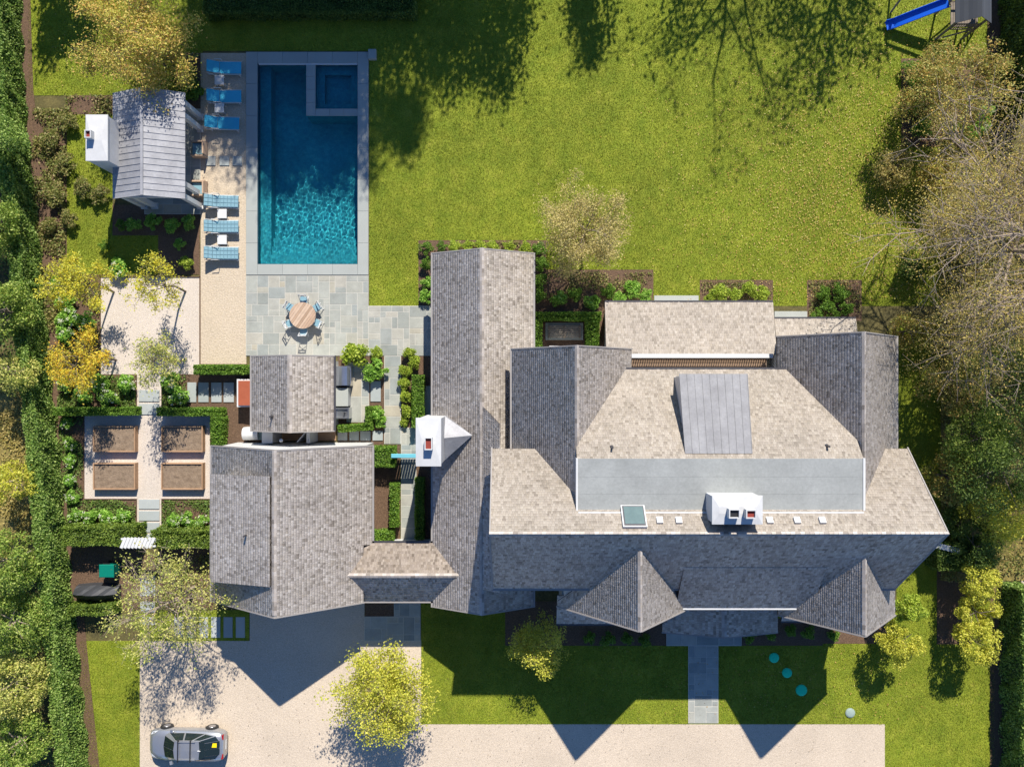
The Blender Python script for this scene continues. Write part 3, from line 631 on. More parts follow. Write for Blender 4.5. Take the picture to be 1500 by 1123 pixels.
# central north slope and flat deck
DZ = 8.9; DX0, DX1, DY0, DY1 = 3.065, 16.61, -6.03, -3.565
slope(mh, (DX1, .7255, 5.3), (DX0, .7255, 5.3), (DX0, DY1, DZ), (DX1, DY1, DZ), 'shingle_n', gutter='gutter')
MB().box(5.6, 14.6, -4, .3, 0, 5.3).build('wall', M['wall'], mh)
d = MB().box(DX0, DX1, DY0, DY1+.02, DZ-.5, DZ+.03).build('flat_roof', M['membrane'], mh)
b = MB()
b.box(DX0-.04, DX0+.04, DY0-.1, DY1+.04, DZ-.6, DZ+.07); b.box(DX1-.04, DX1+.06, DY0-.1, DY1+.04, DZ-.6, DZ+.07)
b.box(DX0+.05, DX1-.05, DY0-.09, DY0-.005, DZ-.02, DZ+.18); b.build('deck_edging', M['trim'], mh)
for k in (1, 2):
    y = DY0+(DY1-DY0)*k/3; MB().box(DX0+.1, DX1-.1, y-.012, y+.012, DZ+.03, DZ+.036).build('membrane_seam', M['membrane'], d)
# metal shed dormer on the north slope
def metal_roof(house, A, B, C, D, n, m='zinc', t=.06, name='metal_panel', par=None):
    """standing seam panels running from eave (A..B) to top (D..C)"""
    A, B, C, D = map(Vector, (A, B, C, D)); par = par or house
    nn = (B-A).cross(D-A).normalized(); nn = nn if nn.z > 0 else -nn
    for k in range(n):
        a, b_ = A+(B-A)*(k/n), A+(B-A)*((k+1)/n); dd, c = D+(C-D)*(k/n), D+(C-D)*((k+1)/n)
        p = MB().slab([a, b_, c, dd] if (b_-a).cross(dd-a).z > 0 else [a, dd, c, b_], t).build(name, M[m], par)
        if par is house or k: pass
        MB().bar(a+nn*.008, dd+nn*.008, .022, .035, up=nn).build('seam', M[m], par)
dm = MB().box(8.32, 11.48, -2.9, .32, 5.2, 6.5)
vs = [(8.32,.32,5.3),(11.48,.32,5.3),(11.48,.32,7.3),(8.32,.32,7.3),(8.32,-3.2,8.56),(11.32,-3.2,8.56),(8.32,-3.2,8.2),(11.32,-3.2,8.2)]
dm = MB().add(vs, [(0,3,2,1),(0,6,4,3),(1,2,5,7),(3,4,5,2),(0,1,7,6),(4,6,7,5)]).build('dormer', M['wall'], mh)
metal_roof(mh, (11.57, .47, 7.4), (8.22, .47, 7.4), (8.22, -3.32, 8.74), (11.40, -3.32, 8.74), 9, 'zinc_dark', par=dm)
for x in (8.9, 9.9, 10.9): window(dm, (x, .32, 6.2), .8, .9, 'y', 1)
# main chimney, skylight, roof vents, pipes
chimney(mh, 9.15, 11.35, -6.35, -5.15, 8.5, 10.2, [(10.0, -5.85, 'black', .50, .42), (10.75, -5.87, 'flue', .46, .40)], cap=.05)
b = MB(); x0, x1 = 9.05, 11.45; b.add([(x0,-5.1,8.94),(x1,-5.1,8.94),(x1,-5.3,9.25),(x0,-5.3,9.25)], [(0,1,2,3)]); 
def on_n(px, py):                                  # point on the main ridge's north slope under a pixel
    z = 9.3
    for _ in range(30):
        p = W(px, py, z); z = ZR-(p.y-YR)*(3.7/3.601)
    return W(px, py, z)
def on_c(px, py):
    z = 7
    for _ in range(30):
        p = W(px, py, z); z = DZ-(p.y-DY1)*(3.6/4.29)
    return W(px, py, z)
c = on_n(928, 758); sk = MB(); tl = -(3.7/3.601)
def tilted(cx, cy, cz, hw, hl, h0, h1):            # box tilted with the north slope
    n = Vector((0, 3.7, 3.601)).normalized(); a = Vector((0, 3.601, -3.7)).normalized(); x = Vector((1, 0, 0)); c_ = Vector((cx, cy, cz))
    vs = [c_+x*i*hw+a*j*hl+n*h for h in (h0, h1) for i, j in ((-1,-1),(1,-1),(1,1),(-1,1))]
    return vs, [(3,2,1,0),(4,5,6,7),(0,1,5,4),(1,2,6,5),(2,3,7,6),(3,0,4,7)]
s1 = MB().add(*tilted(*c, .56, .62, -.05, .16)).build('skylight', M['trim'], mh)
MB().add(*tilted(*c, .50, .55, .161, .20)).build('frame', M['gutter'], s1); MB().add(*tilted(*c, .45, .49, .201, .215)).build('pane', M['skyglass'], s1)
for px in (966, 994, 1127, 1167, 1204): MB().add(*tilted(*on_n(px, 763), .14, .17, -.03, .13)).build('roof_vent', M['trim'], mh)
vent_pipe(mh, on_c(896, 655)); vent_pipe(mh, on_c(1211, 653))
# rear one storey roofs with balcony
slope(mh, (14.23, 4.42, 3.2), (5.06, 4.42, 3.2), (5.06, 1.55, 3.8), (14.23, 1.55, 3.8), 'shingle_n', gutter='gutter'); MB().box(5.4, 13.9, 1.0, 4.1, 0, 3.12).build('wall', M['wall'], mh)
slope(mh, (18.75, 3.52, 3.2), (14.3, 3.52, 3.2), (14.3, 2.2, 3.55), (18.75, 2.2, 3.55), 'shingle_n', gutter='gutter'); MB().box(14.5, 18.4, 1.9, 3.2, 0, 3.1).build('wall', M['wall'], mh)
for k in range(5): MB().box(6.35, 13.75, .55+k*.19, .72+k*.19, 3.5, 3.56).build('deck_board', M['deck'], mh)
MB().box(6.3, 13.8, .5, 1.55, 3.2, 3.49).build('balcony', M['under'], mh)
rl = MB().box(6.3, 13.9, 1.36, 1.58, 4.15, 4.22).build('balcony_rail', M['white'], mh)
for k in range(60): MB().box(6.36+k*.125, 6.41+k*.125, 1.44, 1.49, 3.5, 4.149).build('baluster', M['white'], rl)
# rear bay and window well
MB().add([(1.55,1.5,3.3),(4.35,1.5,3.3),(3.9,2.05,3.2),(2.05,2.05,3.2),(1.55,1.5,3.0),(4.35,1.5,3.0),(3.9,2.05,3.0),(2.05,2.05,3.0)], [(0,1,2,3),(7,6,5,4),(0,4,5,1),(1,5,6,2),(2,6,7,3),(3,7,4,0)]).build('bay_roof', M['stucco'], mh)
MB().prism([(1.7,1.5),(4.2,1.5),(3.8,1.95),(2.15,1.95)], 0, 2.99).build('bay', M['wall'], mh)
# entry porch and lean-to roofs at the front
gable_ns(mh, 8.23, 14.55, 11.38, -13.67, -11.3, 3.0, 3.9, rakes=('s',)); MB().box(8.6, 14.2, -11.6, -11.25, 0, 2.9).build('wall', M['wall'], mh)
for x in (8.5, 10.4, 12.4, 14.2): MB().box(x-.1, x+.1, -13.45, -13.25, 0, 2.95).build('porch_post', M['white'], mh)
slope(mh, (2.43, -13.15, 3.0), (7.9, -13.15, 3.0), (7.9, -11.35, 3.9), (2.43, -11.35, 3.9), gutter='gutter'); MB().box(2.75, 7.6, -12.8, -11.2, 0, 2.95).build('wall', M['wall'], mh)
slope(mh, (14.75, -13.0, 3.0), (17.6, -13.0, 3.0), (17.6, -11.8, 3.6), (14.75, -11.8, 3.6), gutter='gutter'); MB().box(15.0, 17.3, -12.7, -11.7, 0, 2.95).build('wall', M['wall'], mh)
MB().box(10.8, 12.0, -11.66, -11.61, .06, 2.2).build('front_door', M['gateblue'], mh)

# ---- long side wing
sw_ = thing('side_wing', (-1.6, -2.5, 0), 'long low shingled wing running north to south west of main house', 'house')
WX0, WX1, WXR = -4.337, 1.16, -1.59; WZ = 3.0; WZR = 4.52
gable_ns(sw_, WX0, WX1, WXR, -12.25, 7.16, WZ, WZR, 'shingle', 'shingle_lit', gut=('rake', 'rake'))
body_ns(sw_, WX0+.4, WX1-.4, WXR, -11.95, 6.85, WZ+.2, WZR, d=.2)
# raised saddle toward the main house, south of the diagonal step
pw = (WZR-WZ)/(WXR-WX0)
def wz(x): return WZ+(x-WX0)*pw
A_, B_, C_, D_ = (WXR-.15, -1.0, wz(WXR-.15)+.03), (WXR-.15, -10.9, wz(WXR-.15)+.03), (-.62, -10.9, wz(-.62)+.03), (-.62, -2.15, wz(-.62)+.03)
slope(sw_, A_, B_, C_, D_, t=.55)
chimney(sw_, -4.72, -3.56, -4.05, -1.75, 0, 7.0, [(-4.1, -2.95, 'flue', .38, .62)], cap=.05)
b = MB(); b.add([(-3.55,-1.75,4.3),(-3.55,-4.05,4.3),(-3.55,-2.85,4.95),(-2.1,-2.75,4.35),(-3.55,-1.75,3.3),(-3.55,-4.05,3.3)], [(0,2,3),(2,1,3),(0,3,4),(1,5,3),(0,4,5,1,2)]); b.build('chimney_saddle', M['zinc'], sw_)
# ---- link roof
lk = thing('link_building', (-5.8, -10.3, 0), 'small shingled link roof joining garage to the long wing', 'house')
gable_ew(lk, -8.95, -2.75, -11.91, -8.73, -10.32, 3.0, 3.0, 3.78, 'shingle', 'shingle_sun_offset', gut=('rake', 'gutter'), rakes=())
body_ew(lk, -8.4, -4.1, -11.5, -9.1, -10.32, 3.1, 3.1, 3.8, d=.2)
# ---- garage
ga = thing('garage', (-12.06, -7.7, 0), 'shingled garage with white north gable and long west dormer', 'garage')
GX0, GX1, GXR, GY0, GY1, GZ, GZR = -16.45, -7.665, -12.08, -11.95, -3.384, 3.0, 6.1
slope(ga, (GX0, GY1, GZ), (GX0, GY0, GZ), (GXR, GY0, GZR), (GXR, GY1, GZR), gutter='rake')
slope(ga, (GX1, -8.8, GZ), (GX1, GY1, GZ), (GXR, GY1, GZR), (GXR, -8.8, GZR), gutter='rake')
zc = GZR-(GZR-GZ)*.905; xc = GXR+(GX1-GXR)*.905
slope(ga, (xc, GY0, zc), (xc, -8.8, zc), (GXR, -8.8, GZR), (GXR, GY0, GZR))
caps(ga, (GXR, GY1, GZR), (GXR, GY0, GZR), (GX0-GXR, 0, GZ-GZR), (GX1-GXR, 0, GZ-GZR))
for y in (GY1-.032, GY0+.032):
    rake_board(ga, (GX0, y, GZ), (GXR, y, GZR)); rake_board(ga, (xc if y < -9 else GX1, y, zc if y < -9 else GZ), (GXR, y, GZR))
body_ns(ga, GX0+.4, GX1-.45, GXR, GY0+.3, GY1-.06, GZ+.3, GZR, d=.25)
# west shed dormer
DYN, DYS = -4.72, -10.35
slope(ga, (-15.75, DYN, 5.0), (-15.75, DYS, 5.0), (GXR-.25, DYS, 6.06), (GXR-.25, DYN, 6.06), t=.12)
MB().add([(-15.45,DYN-.25,3.2),(-15.45,DYS+.25,3.2),(-15.45,DYN-.25,4.92),(-15.45,DYS+.25,4.92),(-12.6,DYN-.25,5.75),(-12.6,DYS+.25,5.75)], [(0,2,3,1),(0,4,2),(1,3,5),(2,4,5,3)]).build('dormer', M['wall'], ga)
def on_gw(px, py):
    z = 5
    for _ in range(30):
        p = W(px, py, z); z = GZ+(p.x-GX0)*(GZR-GZ)/(GXR-GX0)
    return W(px, py, z)
vent_pipe(ga, W(361, 783, 5.6), .45)
for k in range(2): MB().box(-15.6+k*3.9, -12.6+k*3.9, GY0+.24, GY0+.297, 0, 2.4).build('garage_door', M['white'], ga)
# ---- kitchen house
kh = thing('kitchen_house', (-12, -.55, 0), 'small detached shingled outbuilding just south of the terrace', 'outbuilding')
KX0, KX1, KXR, KY0, KY1 = -14.32, -9.815, -11.9, -2.65, 1.54
gable_ns(kh, KX0, KX1, KXR, KY0, KY1, 2.8, 3.95, 'shingle', 'shingle_lit', gut=('rake', 'gutter')); body_ns(kh, KX0+.35, KX1-.35, KXR, KY0+.25, KY1-.25, 2.95, 3.9, d=.2)
vent_pipe(kh, W(398, 610, 3.5), .35)
# ---- pool house
ph = thing('pool_house', (-19.9, 13, 0), 'open pool house with grey standing seam metal roof and white posts', 'pool house')
PX0, PX1, PXR, PY0, PY1, PZ, PZR = -21.87, -17.91, -19.87, 10.11, 15.9, 3.0, 3.85
metal_roof(ph, (PX0, PY0, PZ), (PX0, PY1, PZ), (PXR, PY1, PZR), (PXR, PY0, PZR), 17)
metal_roof(ph, (PX1, PY1, PZ), (PX1, PY0, PZ), (PXR, PY0, PZR), (PXR, PY1, PZR), 17)
MB().bar((PXR, PY0, PZR+.03), (PXR, PY1, PZR+.03), .14, .05).build('ridge_flashing', M['zinc'], ph)
fl = base_sheet('pool_house_floor', [(212,160,294,314)], .05); pave(fl, (212.5,160.5,293.5,313.5), .55, 20)
MB().box(PX0+.25, PX0+.4, PY0+1.2, PY1-.3, 0, 2.9).build('wall', M['wall'], ph)
for (x, y) in ((PX1-.3, PY0+.25), (PX1-.3, PY0+.95), (PX1-.3, PY1-.35), (PX1-.3, PY1-1.05), (PX0+.4, PY0+.25), (PX0+1.0, PY0+.25)):
    MB().box(x-.13, x+.13, y-.13, y+.13, 0.06, 2.72).box(x-.18, x+.18, y-.18, y+.18, .055, .20).build('post', M['white'], ph)
b = MB(); b.box(PX1-.45, PX1-.15, PY0+.1, PY1-.1, 2.72, 2.92); b.box(PX0+.25, PX1-.46, PY0+.1, PY0+.4, 2.72, 2.92); b.box(PX0+.25, PX1-.46, PY1-.4, PY1-.1, 2.72, 2.92); b.build('beam', M['white'], ph)
MB().add([(PX0+.3,PY0+.2,2.93),(PX1-.3,PY0+.2,2.93),(PXR,PY0+.2,3.7)], [(0,1,2)]).add([(PX0+.3,PY1-.2,2.93),(PX1-.3,PY1-.2,2.93),(PXR,PY1-.2,3.7)], [(2,1,0)]).build('gable_panel', M['wall'], ph)
chimney(ph, -22.5, -21.41, 11.8, 14.16, 0, 4.4, [(-22.2, 13.05, 'flue', .34, .42)], cap=.04)
for k, yy in enumerate((13.6, 11.3)):
    s = thing('wooden_armchair', (-18.2, yy, .05), f'wooden armchair with pale cushion under pool house roof edge, {"northern" if k == 0 else "southern"} one', 'armchair', 'armchairs under the pool house roof')
    x = -18.2
    MB().bbox(x-.35, x+.35, yy-.35, yy+.35, .32, .46, .04).build('seat', M['cush'], s)
    MB().box(x-.40, x+.42, yy-.45, yy-.36, .06, .62).build('arm', M['wood'], s); MB().box(x-.40, x+.42, yy+.36, yy+.45, .06, .62).build('arm', M['wood'], s)
    MB().box(x+.36, x+.44, yy-.355, yy+.355, .2, .85).build('backrest', M['wood'], s); MB().box(x-.36, x+.355, yy-.355, yy+.355, .22, .318).build('seat_frame', M['wood'], s)

# ================================================================== OBJECTS
def copy_tree(o, parent=None):
    c = link(o.copy()); c.parent = parent
    for ch in o.children: copy_tree(ch, c)
    return c
# ---- sun loungers: head to the west
def lounger(label, cush):
    o = thing('sun_lounger', (0, 0, 0), label, 'sun lounger', 'sun loungers by the pool')
    L_, w = 1.92, .37
    for s in (-1, 1): MB().box(-.96, .96, s*w-.02, s*w+.02, .28, .33).build('side_rail', M['white'], o)
    for x in (-.7, .8):
        for s in (-1, 1): MB().box(x-.025, x+.025, s*(w-.0)-.022, s*w+.022, 0, .279).build('leg', M['white'], o)
    for s in (-1, 1): MB().bar((-.55, s*(w+.035), .33), (-.93, s*(w+.035), .62), .03).bar((-.55, s*(w+.035), .62), (-.15, s*(w+.035), .60), .03).bar((-.17, s*(w+.035), .60), (-.17, s*(w+.035), .30), .03).build('armrest', M['white'], o)
    m = M['cush' if cush else 'sling']; th = .10 if cush else .04
    b = MB(); n = 6 if cush else 1
    for i in range(n):
        for j in range(3 if cush else 1):
            k = 3 if cush else 1
            b.bbox(-.30+1.26*i/n, -.30+1.26*(i+1)/n-.006, -w+.03+2*(w-.03)*j/k, -w+.03+2*(w-.03)*(j+1)/k-.006, .335, .335+th, .025 if cush else .01)
    b.build('seat_cushion', m, o)
    b = MB(); a0, a1 = Vector((-.32, 0, .36)), Vector((-.95, 0, .68)); d = a1-a0; nn = Vector((-d.z, 0, d.x)).normalized(); nn = nn if nn.z > 0 else -nn
    k = 3 if cush else 1
    for i in range(3 if cush else 1):
        q = 3 if cush else 1
        for j in range(k):
            p0, p1 = a0+d*(i/q), a0+d*((i+1)/q-.008); y0 = -w+.03+2*(w-.03)*j/k; y1 = -w+.03+2*(w-.03)*(j+1)/k-.006
            vs = [p0+Vector((0,y0,0)), p0+Vector((0,y1,0)), p1+Vector((0,y1,0)), p1+Vector((0,y0,0))]; e = .02
            ins = d.normalized()*e
            b.add(vs+[v+nn*th*.7 for v in vs]+[vs[0]+ins+Vector((0,e,0))+nn*th, vs[1]+ins+Vector((0,-e,0))+nn*th, vs[2]-ins+Vector((0,-e,0))+nn*th, vs[3]-ins+Vector((0,e,0))+nn*th],
                  [(0,1,2,3),(0,4,5,1),(1,5,6,2),(2,6,7,3),(3,7,4,0),(4,8,9,5),(5,9,10,6),(6,10,11,7),(7,11,8,4),(8,11,10,9)])
    b.build('back_cushion', m, o)
    if cush: MB().bar(a0+nn*th*1.05+Vector((.05,.2,0)), a0+nn*th*1.1+Vector((-.12,.33,.06)), .03, .012).build('tie_strap', M['sling'], o)
    return o
protoA = lounger('x', False); protoB = lounger('x', True)
NS = ['northernmost', 'middle', 'southernmost']
for i, (px, py) in enumerate([(329, 99), (329, 141), (326, 180)]):
    o = protoA if i == 0 else copy_tree(protoA); o.location = W(px, py, .4)*1; o.location.z = .014; o['label'] = f'bright blue sling sun lounger, {NS[i]} of the shaded three by the pool'
for i, (px, py) in enumerate([(325, 295), (325, 332), (325, 371)]):
    o = protoB if i == 0 else copy_tree(protoB); o.location = W(px, py, .4)*1; o.location.z = .014; o['label'] = f'sun lounger with tufted pale blue cushion, {NS[i]} of the sunlit three on sand'
for o in COL.objects:
    if o.name.startswith('sun_lounger'): o.rotation_euler.z = R(random.uniform(-2, 2))
def side_table(px, py, label):
    c = W(px, py, .45); o = thing('side_table', (c.x, c.y, .014), label, 'side table', 'white side tables between the loungers')
    MB().bbox(c.x-.27, c.x+.27, c.y-.27, c.y+.27, .40, .45, .01).build('table_top', M['white'], o)
    for sx in (-1, 1):
        for sy in (-1, 1): MB().box(c.x+sx*.23-.02, c.x+sx*.23+.02, c.y+sy*.23-.02, c.y+sy*.23+.02, .014, .399).build('leg', M['white'], o)
for p, l in [((321, 117), 'white square side table in shade between first and second bright blue loungers'), ((321, 158), 'white square side table in shade between second and third bright blue loungers'),
             ((325, 313), 'white square side table between northern two sunlit cushioned loungers'), ((325, 351), 'white square side table between southern two sunlit cushioned loungers')]: side_table(*p, l)

# ---- round dining table and folding chairs
c = W(443, 462, .74); tb = thing('round_table', (c.x, c.y, .06), 'round slatted teak dining table on the bluestone terrace', 'table')
b = MB(); r = .76; n = 11; a = R(55)
for k in range(n):
    u0 = -r+2*r*k/n+.006; u1 = -r+2*r*(k+1)/n-.006; m0, m1 = math.sqrt(max(.01, r*r-u0*u0)), math.sqrt(max(.01, r*r-u1*u1)); um = (u0+u1)/2; mm = math.sqrt(r*r-um*um)
    P = [(u0,-m0),(um,-mm),(u1,-m1),(u1,m1),(um,mm),(u0,m0)]
    b.prism([(c.x+x*math.sin(a)+y*math.cos(a)*1, c.y-x*math.cos(a)+y*math.sin(a)) for x, y in P], .72, .75)
b.build('table_top', M['wood'], tb)
MB().lathe([(.70,.68),(.76,.68),(.76,.719),(.70,.719),(.70,.68)], (c.x, c.y, 0), 32).build('rim', M['white'], tb)
MB().tube((c.x, c.y, .1), (c.x, c.y, .715), .06, .06).bar((c.x-.6, c.y, .69), (c.x+.6, c.y, .69), .05).bar((c.x, c.y-.6, .665), (c.x, c.y+.6, .665), .05).build('pedestal', M['white'], tb)
for k in range(4):
    t = k*math.pi/2+.4; MB().bar((c.x, c.y, .12), (c.x+.45*math.cos(t), c.y+.45*math.sin(t), .08), .06, .05).build('foot', M['white'], tb)
def chair(cx, cy, face, label):
    o = thing('folding_chair', (cx, cy, .06), label, 'chair', 'folding chairs around the round table'); o.rotation_euler.z = face
    ORG[o.name] = Vector((0, 0, 0))                # parts built about the local origin (faces +y)
    MB().bbox(-.20, .20, -.19, .20, .42, .46, .015).build('seat', M['cush'], o)
    for s in (-1, 1):
        MB().bar((s*.22, -.26, .86), (s*.22, .24, 0.01), .025, .03).build('leg', M['white'], o)
        MB().bar((s*.19, .18, .42), (s*.19, -.25, 0.01), .025, .03).build('leg', M['white'], o)
    MB().bar((-.21, -.255, .83), (.21, -.255, .83), .025, .06).bar((-.21, -.21, .74), (.21, -.21, .74), .02, .05).bar((-.21,-.12,.60),(.21,-.24,.80),.02).bar((.21,-.12,.60),(-.21,-.24,.80),.02).build('backrest', M['white'], o)
    MB().bar((-.19, -.2, .08), (.19, -.2, .08), .02).bar((-.22, .2, .08), (.22, .2, .08), .02).build('stretcher', M['white'], o)
for ang, l in [(90, 'north side'), (32, 'north east side'), (-28, 'south east side'), (-90, 'south side'), (208, 'south west side'), (148, 'north west side')]:
    t = R(ang); chair(c.x+.93*math.cos(t), c.y+.93*math.sin(t), t+math.pi/2, f'pale blue folding chair with white frame at {l} of round table')

# ---- stainless grill counter beside the kitchen house
gx0, gx1, gy0, gy1 = wr(490, 536, 512, 565, 1.1); gr = thing('grill', ((gx0+gx1)/2, (gy0+gy1)/2, .05), 'stainless steel grill with rounded hood beside the outbuilding wall', 'grill')
MB().box(gx0, gx1, gy0, gy1, .06, .88).build('cabinet', M['steel'], gr)
b = MB(); n = 8; w = gx1-gx0-.04
for i in range(n):
    t0, t1 = math.pi*i/n, math.pi*(i+1)/n; q = lambda t: (gx0+.02+w/2-math.cos(t)*w/2, .885+math.sin(t)*.30)
    (xa, za), (xb, zb) = q(t0), q(t1); b.add([(xa,gy0+.03,za),(xb,gy0+.03,zb),(xb,gy1-.03,zb),(xa,gy1-.03,za)], [(0,1,2,3)])
hood = [(gx0+.02+w/2-math.cos(math.pi*i/n)*w/2, .885+math.sin(math.pi*i/n)*.30) for i in range(n+1)]
b.add([(x, gy0+.03, z) for x, z in hood], [tuple(range(n+1))]); b.add([(x, gy1-.03, z) for x, z in hood], [tuple(range(n, -1, -1))]); b.build('hood', M['steel'], gr)
MB().bar((gx1+.05, gy0+.12, 1.0), (gx1+.05, gy1-.12, 1.0), .035).bar((gx1-.06, gy0+.14, 1.0), (gx1+.05, gy0+.14, 1.0), .025).bar((gx1-.06, gy1-.14, 1.0), (gx1+.05, gy1-.14, 1.0), .025).build('handle', M['steel'], gr)
x0, x1, y0, y1 = wr(490, 568, 510, 595, .92); ct = thing('counter', ((x0+x1)/2, (y0+y1)/2, .05), 'pale stone outdoor counter next to the steel grill', 'counter')
MB().box(x0+.03, x1-.03, y0+.03, y1-.005, .06, .87).build('cabinet', M['stucco'], ct); MB().bbox(x0, x1, y0, y1, .871, .92, .01).build('counter_top', M['coping'], ct)
x0, x1, y0, y1 = wr(490, 597, 511, 613, .95); sk = thing('side_burner', ((x0+x1)/2, (y0+y1)/2, .05), 'steel sink unit at south end of outdoor counter', 'sink')
b = MB(); b.box(x0, x1, y0, y1, .06, .80); b.box(x0, x1, y0, y0+.08, .801, .92); b.box(x0, x1, y1-.08, y1, .801, .92); b.box(x0, x0+.08, y0+.081, y1-.081, .801, .92); b.box(x1-.08, x1, y0+.081, y1-.081, .801, .92); b.build('basin', M['steel'], sk)
MB().tube(((x0+x1)/2+.15, (y0+y1)/2, .80), ((x0+x1)/2+.15, (y0+y1)/2, .98), .05, .05).build('tap', M['black'], sk)
# ---- rust red bin
x0, x1, y0, y1 = wr(346, 555, 372, 596, 1.0); o = thing('storage_bin', ((x0+x1)/2, (y0+y1)/2, .02), 'rust red lidded bin with white frame against outbuilding west wall', 'storage bin')
MB().box(x0, x1, y0, y1, .02, .9).build('body', M['white'], o); MB().add([(x0+.1,y0+.1,.96),(x1-.05,y0+.1,1.1),(x1-.05,y1-.1,1.1),(x0+.1,y1-.1,.96),(x0+.1,y0+.1,.90),(x1-.05,y0+.1,.90),(x1-.05,y1-.1,.90),(x0+.1,y1-.1,.90)], [(0,1,2,3),(0,4,5,1),(1,5,6,2),(2,6,7,3),(3,7,4,0)]).build('lid', M['rust'], o)
# ---- white equipment tank
x0, x1, y0, y1 = wr(353, 626, 388, 645, 1.0); o = thing('equipment_housing', ((x0+x1)/2, (y0+y1)/2, .02), 'white rounded equipment housing with grille behind the outbuilding', 'equipment box')
b = MB(); n = 10; cy_ = (y0+y1)/2; hh = (y1-y0)/2; prof = [(cy_-math.cos(math.pi*i/n)*hh, .6+math.sin(math.pi*i/n)*.4) for i in range(n+1)]; prof = [(y0, .02)]+prof+[(y1, .02)]
k = len(prof); b.add([(x0+.03,y,z) for y, z in prof]+[(x1-.45,y,z) for y, z in prof], [(i, i+k, i+1+k, i+1) for i in range(k-1)]+[tuple(range(k)), tuple(range(2*k-1, k-1, -1))]); b.build('housing', M['white'], o, smooth=False)
b = MB()
for i in range(6): b.box(x1-.44, x1, y0+.05+i*(y1-y0-.1)/6, y0+.05+(i+.6)*(y1-y0-.1)/6, .7, .78)
b.box(x1-.44, x1, y0+.02, y1-.02, .02, .69); b.build('grille', M['greylid'], o)
# ---- outdoor shower enclosure between outbuilding and garage
o = thing('outdoor_shower', (-12.5, -3, 0), 'outdoor shower stall with white partitions and wooden floor behind the garage', 'shower stall')
MB().box(-14.05, -13.45, -3.36, -2.68, 0, 1.9).build('partition', M['white'], o); MB().box(-11.55, -11.35, -3.36, -2.68, 0, 1.9).build('partition', M['white'], o)
for k in range(5): MB().box(-13.44, -10.3, -3.34+k*.145, -3.34+k*.145+.13, .02, .12).build('floor_board', M['cedar'], o)
MB().bar((-11.62, -2.75, 1.0), (-12.1, -3.3, 1.0), .05, 1.7).build('door', M['white'], o)
MB().tube((-12.95, -3.25, .13), (-12.95, -3.25, 2.0), .02).lathe([(0.0,.0),(.12,.0),(.10,.04),(0,.05)], (-12.95, -3.2, 1.95), 14).build('shower_head', M['steel'], o)

# ---- raised beds
for nm, r in [('north west', (136,624,198,662)), ('north east', (236,624,297,662)), ('south west', (136,678,198,717)), ('south east', (236,678,297,717))]:
    x0, x1, y0, y1 = wr(*r, .4); o = thing('raised_bed', ((x0+x1)/2, (y0+y1)/2, .014), f'{nm} cedar framed raised bed of bare soil in vegetable court', 'raised bed', 'raised vegetable beds')
    t = .07
    for q in ((x0, x1, y0, y0+t), (x0, x1, y1-t, y1), (x0, x0+t, y0+t+.002, y1-t-.002), (x1-t, x1, y0+t+.002, y1-t-.002)):
        MB().box(*q, .014, .215).build('board', M['cedar'], o); MB().bbox(*q, .219, .42, .008).build('board', M['cedar'], o)
    rng = np.random.default_rng(int(x0*10)+900); nx, ny = 26, 16; X, Y = np.meshgrid(np.linspace(x0+t, x1-t, nx), np.linspace(y0+t, y1-t, ny)); Z = .33+rng.normal(0, .012, X.shape)
    i = np.arange(nx*ny).reshape(ny, nx); V = np.stack([X, Y, Z], -1).reshape(-1, 3)-np.array(wloc(o))
    put('soil', np_mesh('soil', V, np.stack([i[:-1,:-1], i[:-1,1:], i[1:,1:], i[1:,:-1]], -1).reshape(-1, 4), M['soil']), o)
# ---- gates
A = W(178, 797, 2.0); B = W(226, 791, 2.0); o = thing('garden_gate', ((A.x+B.x)/2, (A.y+B.y)/2, .014), 'white slatted arbor gate between the two clipped garden hedges', 'gate')
gy = (A.y+B.y)/2
for x in (A.x+.3, B.x-.1): MB().box(x-.06, x+.06, gy-.06, gy+.06, .014, 2.0).build('post', M['white'], o)
for k in range(9): MB().bar((A.x+.15+k*.2-.12, gy-.30, 2.10), (A.x+.15+k*.2+.12, gy+.28, 2.10), .165, .05).build('slat', M['white'], o)
for y in (gy-.2, gy+.2): MB().box(A.x, B.x+.1, y-.05, y+.05, 2.0, 2.07).build('beam', M['white'], o)
c1 = W(591, 668, 1.5); o = thing('blue_gate', (c1.x, c1.y, .05), 'pale blue gate with slatted foot across the garden walk', 'gate')
MB().bbox(c1.x-.70, c1.x+.74, c1.y-.10, c1.y+.13, 1.42, 1.52, .02).build('cap_rail', M['gateblue'], o)
for k in range(9):
    MB().box(c1.x-.62+k*.155, c1.x-.50+k*.155, c1.y-.03, c1.y+.03, .35 if k not in (0, 8) else .07, 1.42).build('picket', M['gateblue'], o)
MB().box(c1.x-.62, c1.x+.70, c1.y-.06, c1.y-.031, .45, .55).build('rail', M['gateblue'], o)
c1 = W(1386, 803, 1.6); o = thing('side_gate', (c1.x, c1.y, .01), 'white side gate panel at east end of main house', 'gate')
for k in range(7): MB().bar((c1.x-.75+k*.24, c1.y+.22-k*.06, .08), (c1.x-.75+k*.24, c1.y+.22-k*.06, 1.55), .13, .03).build('picket', M['white'], o)
MB().bar((c1.x-.85, c1.y+.25, 1.58), (c1.x+.78, c1.y-.16, 1.58), .30, .06).build('cap_rail', M['white'], o)
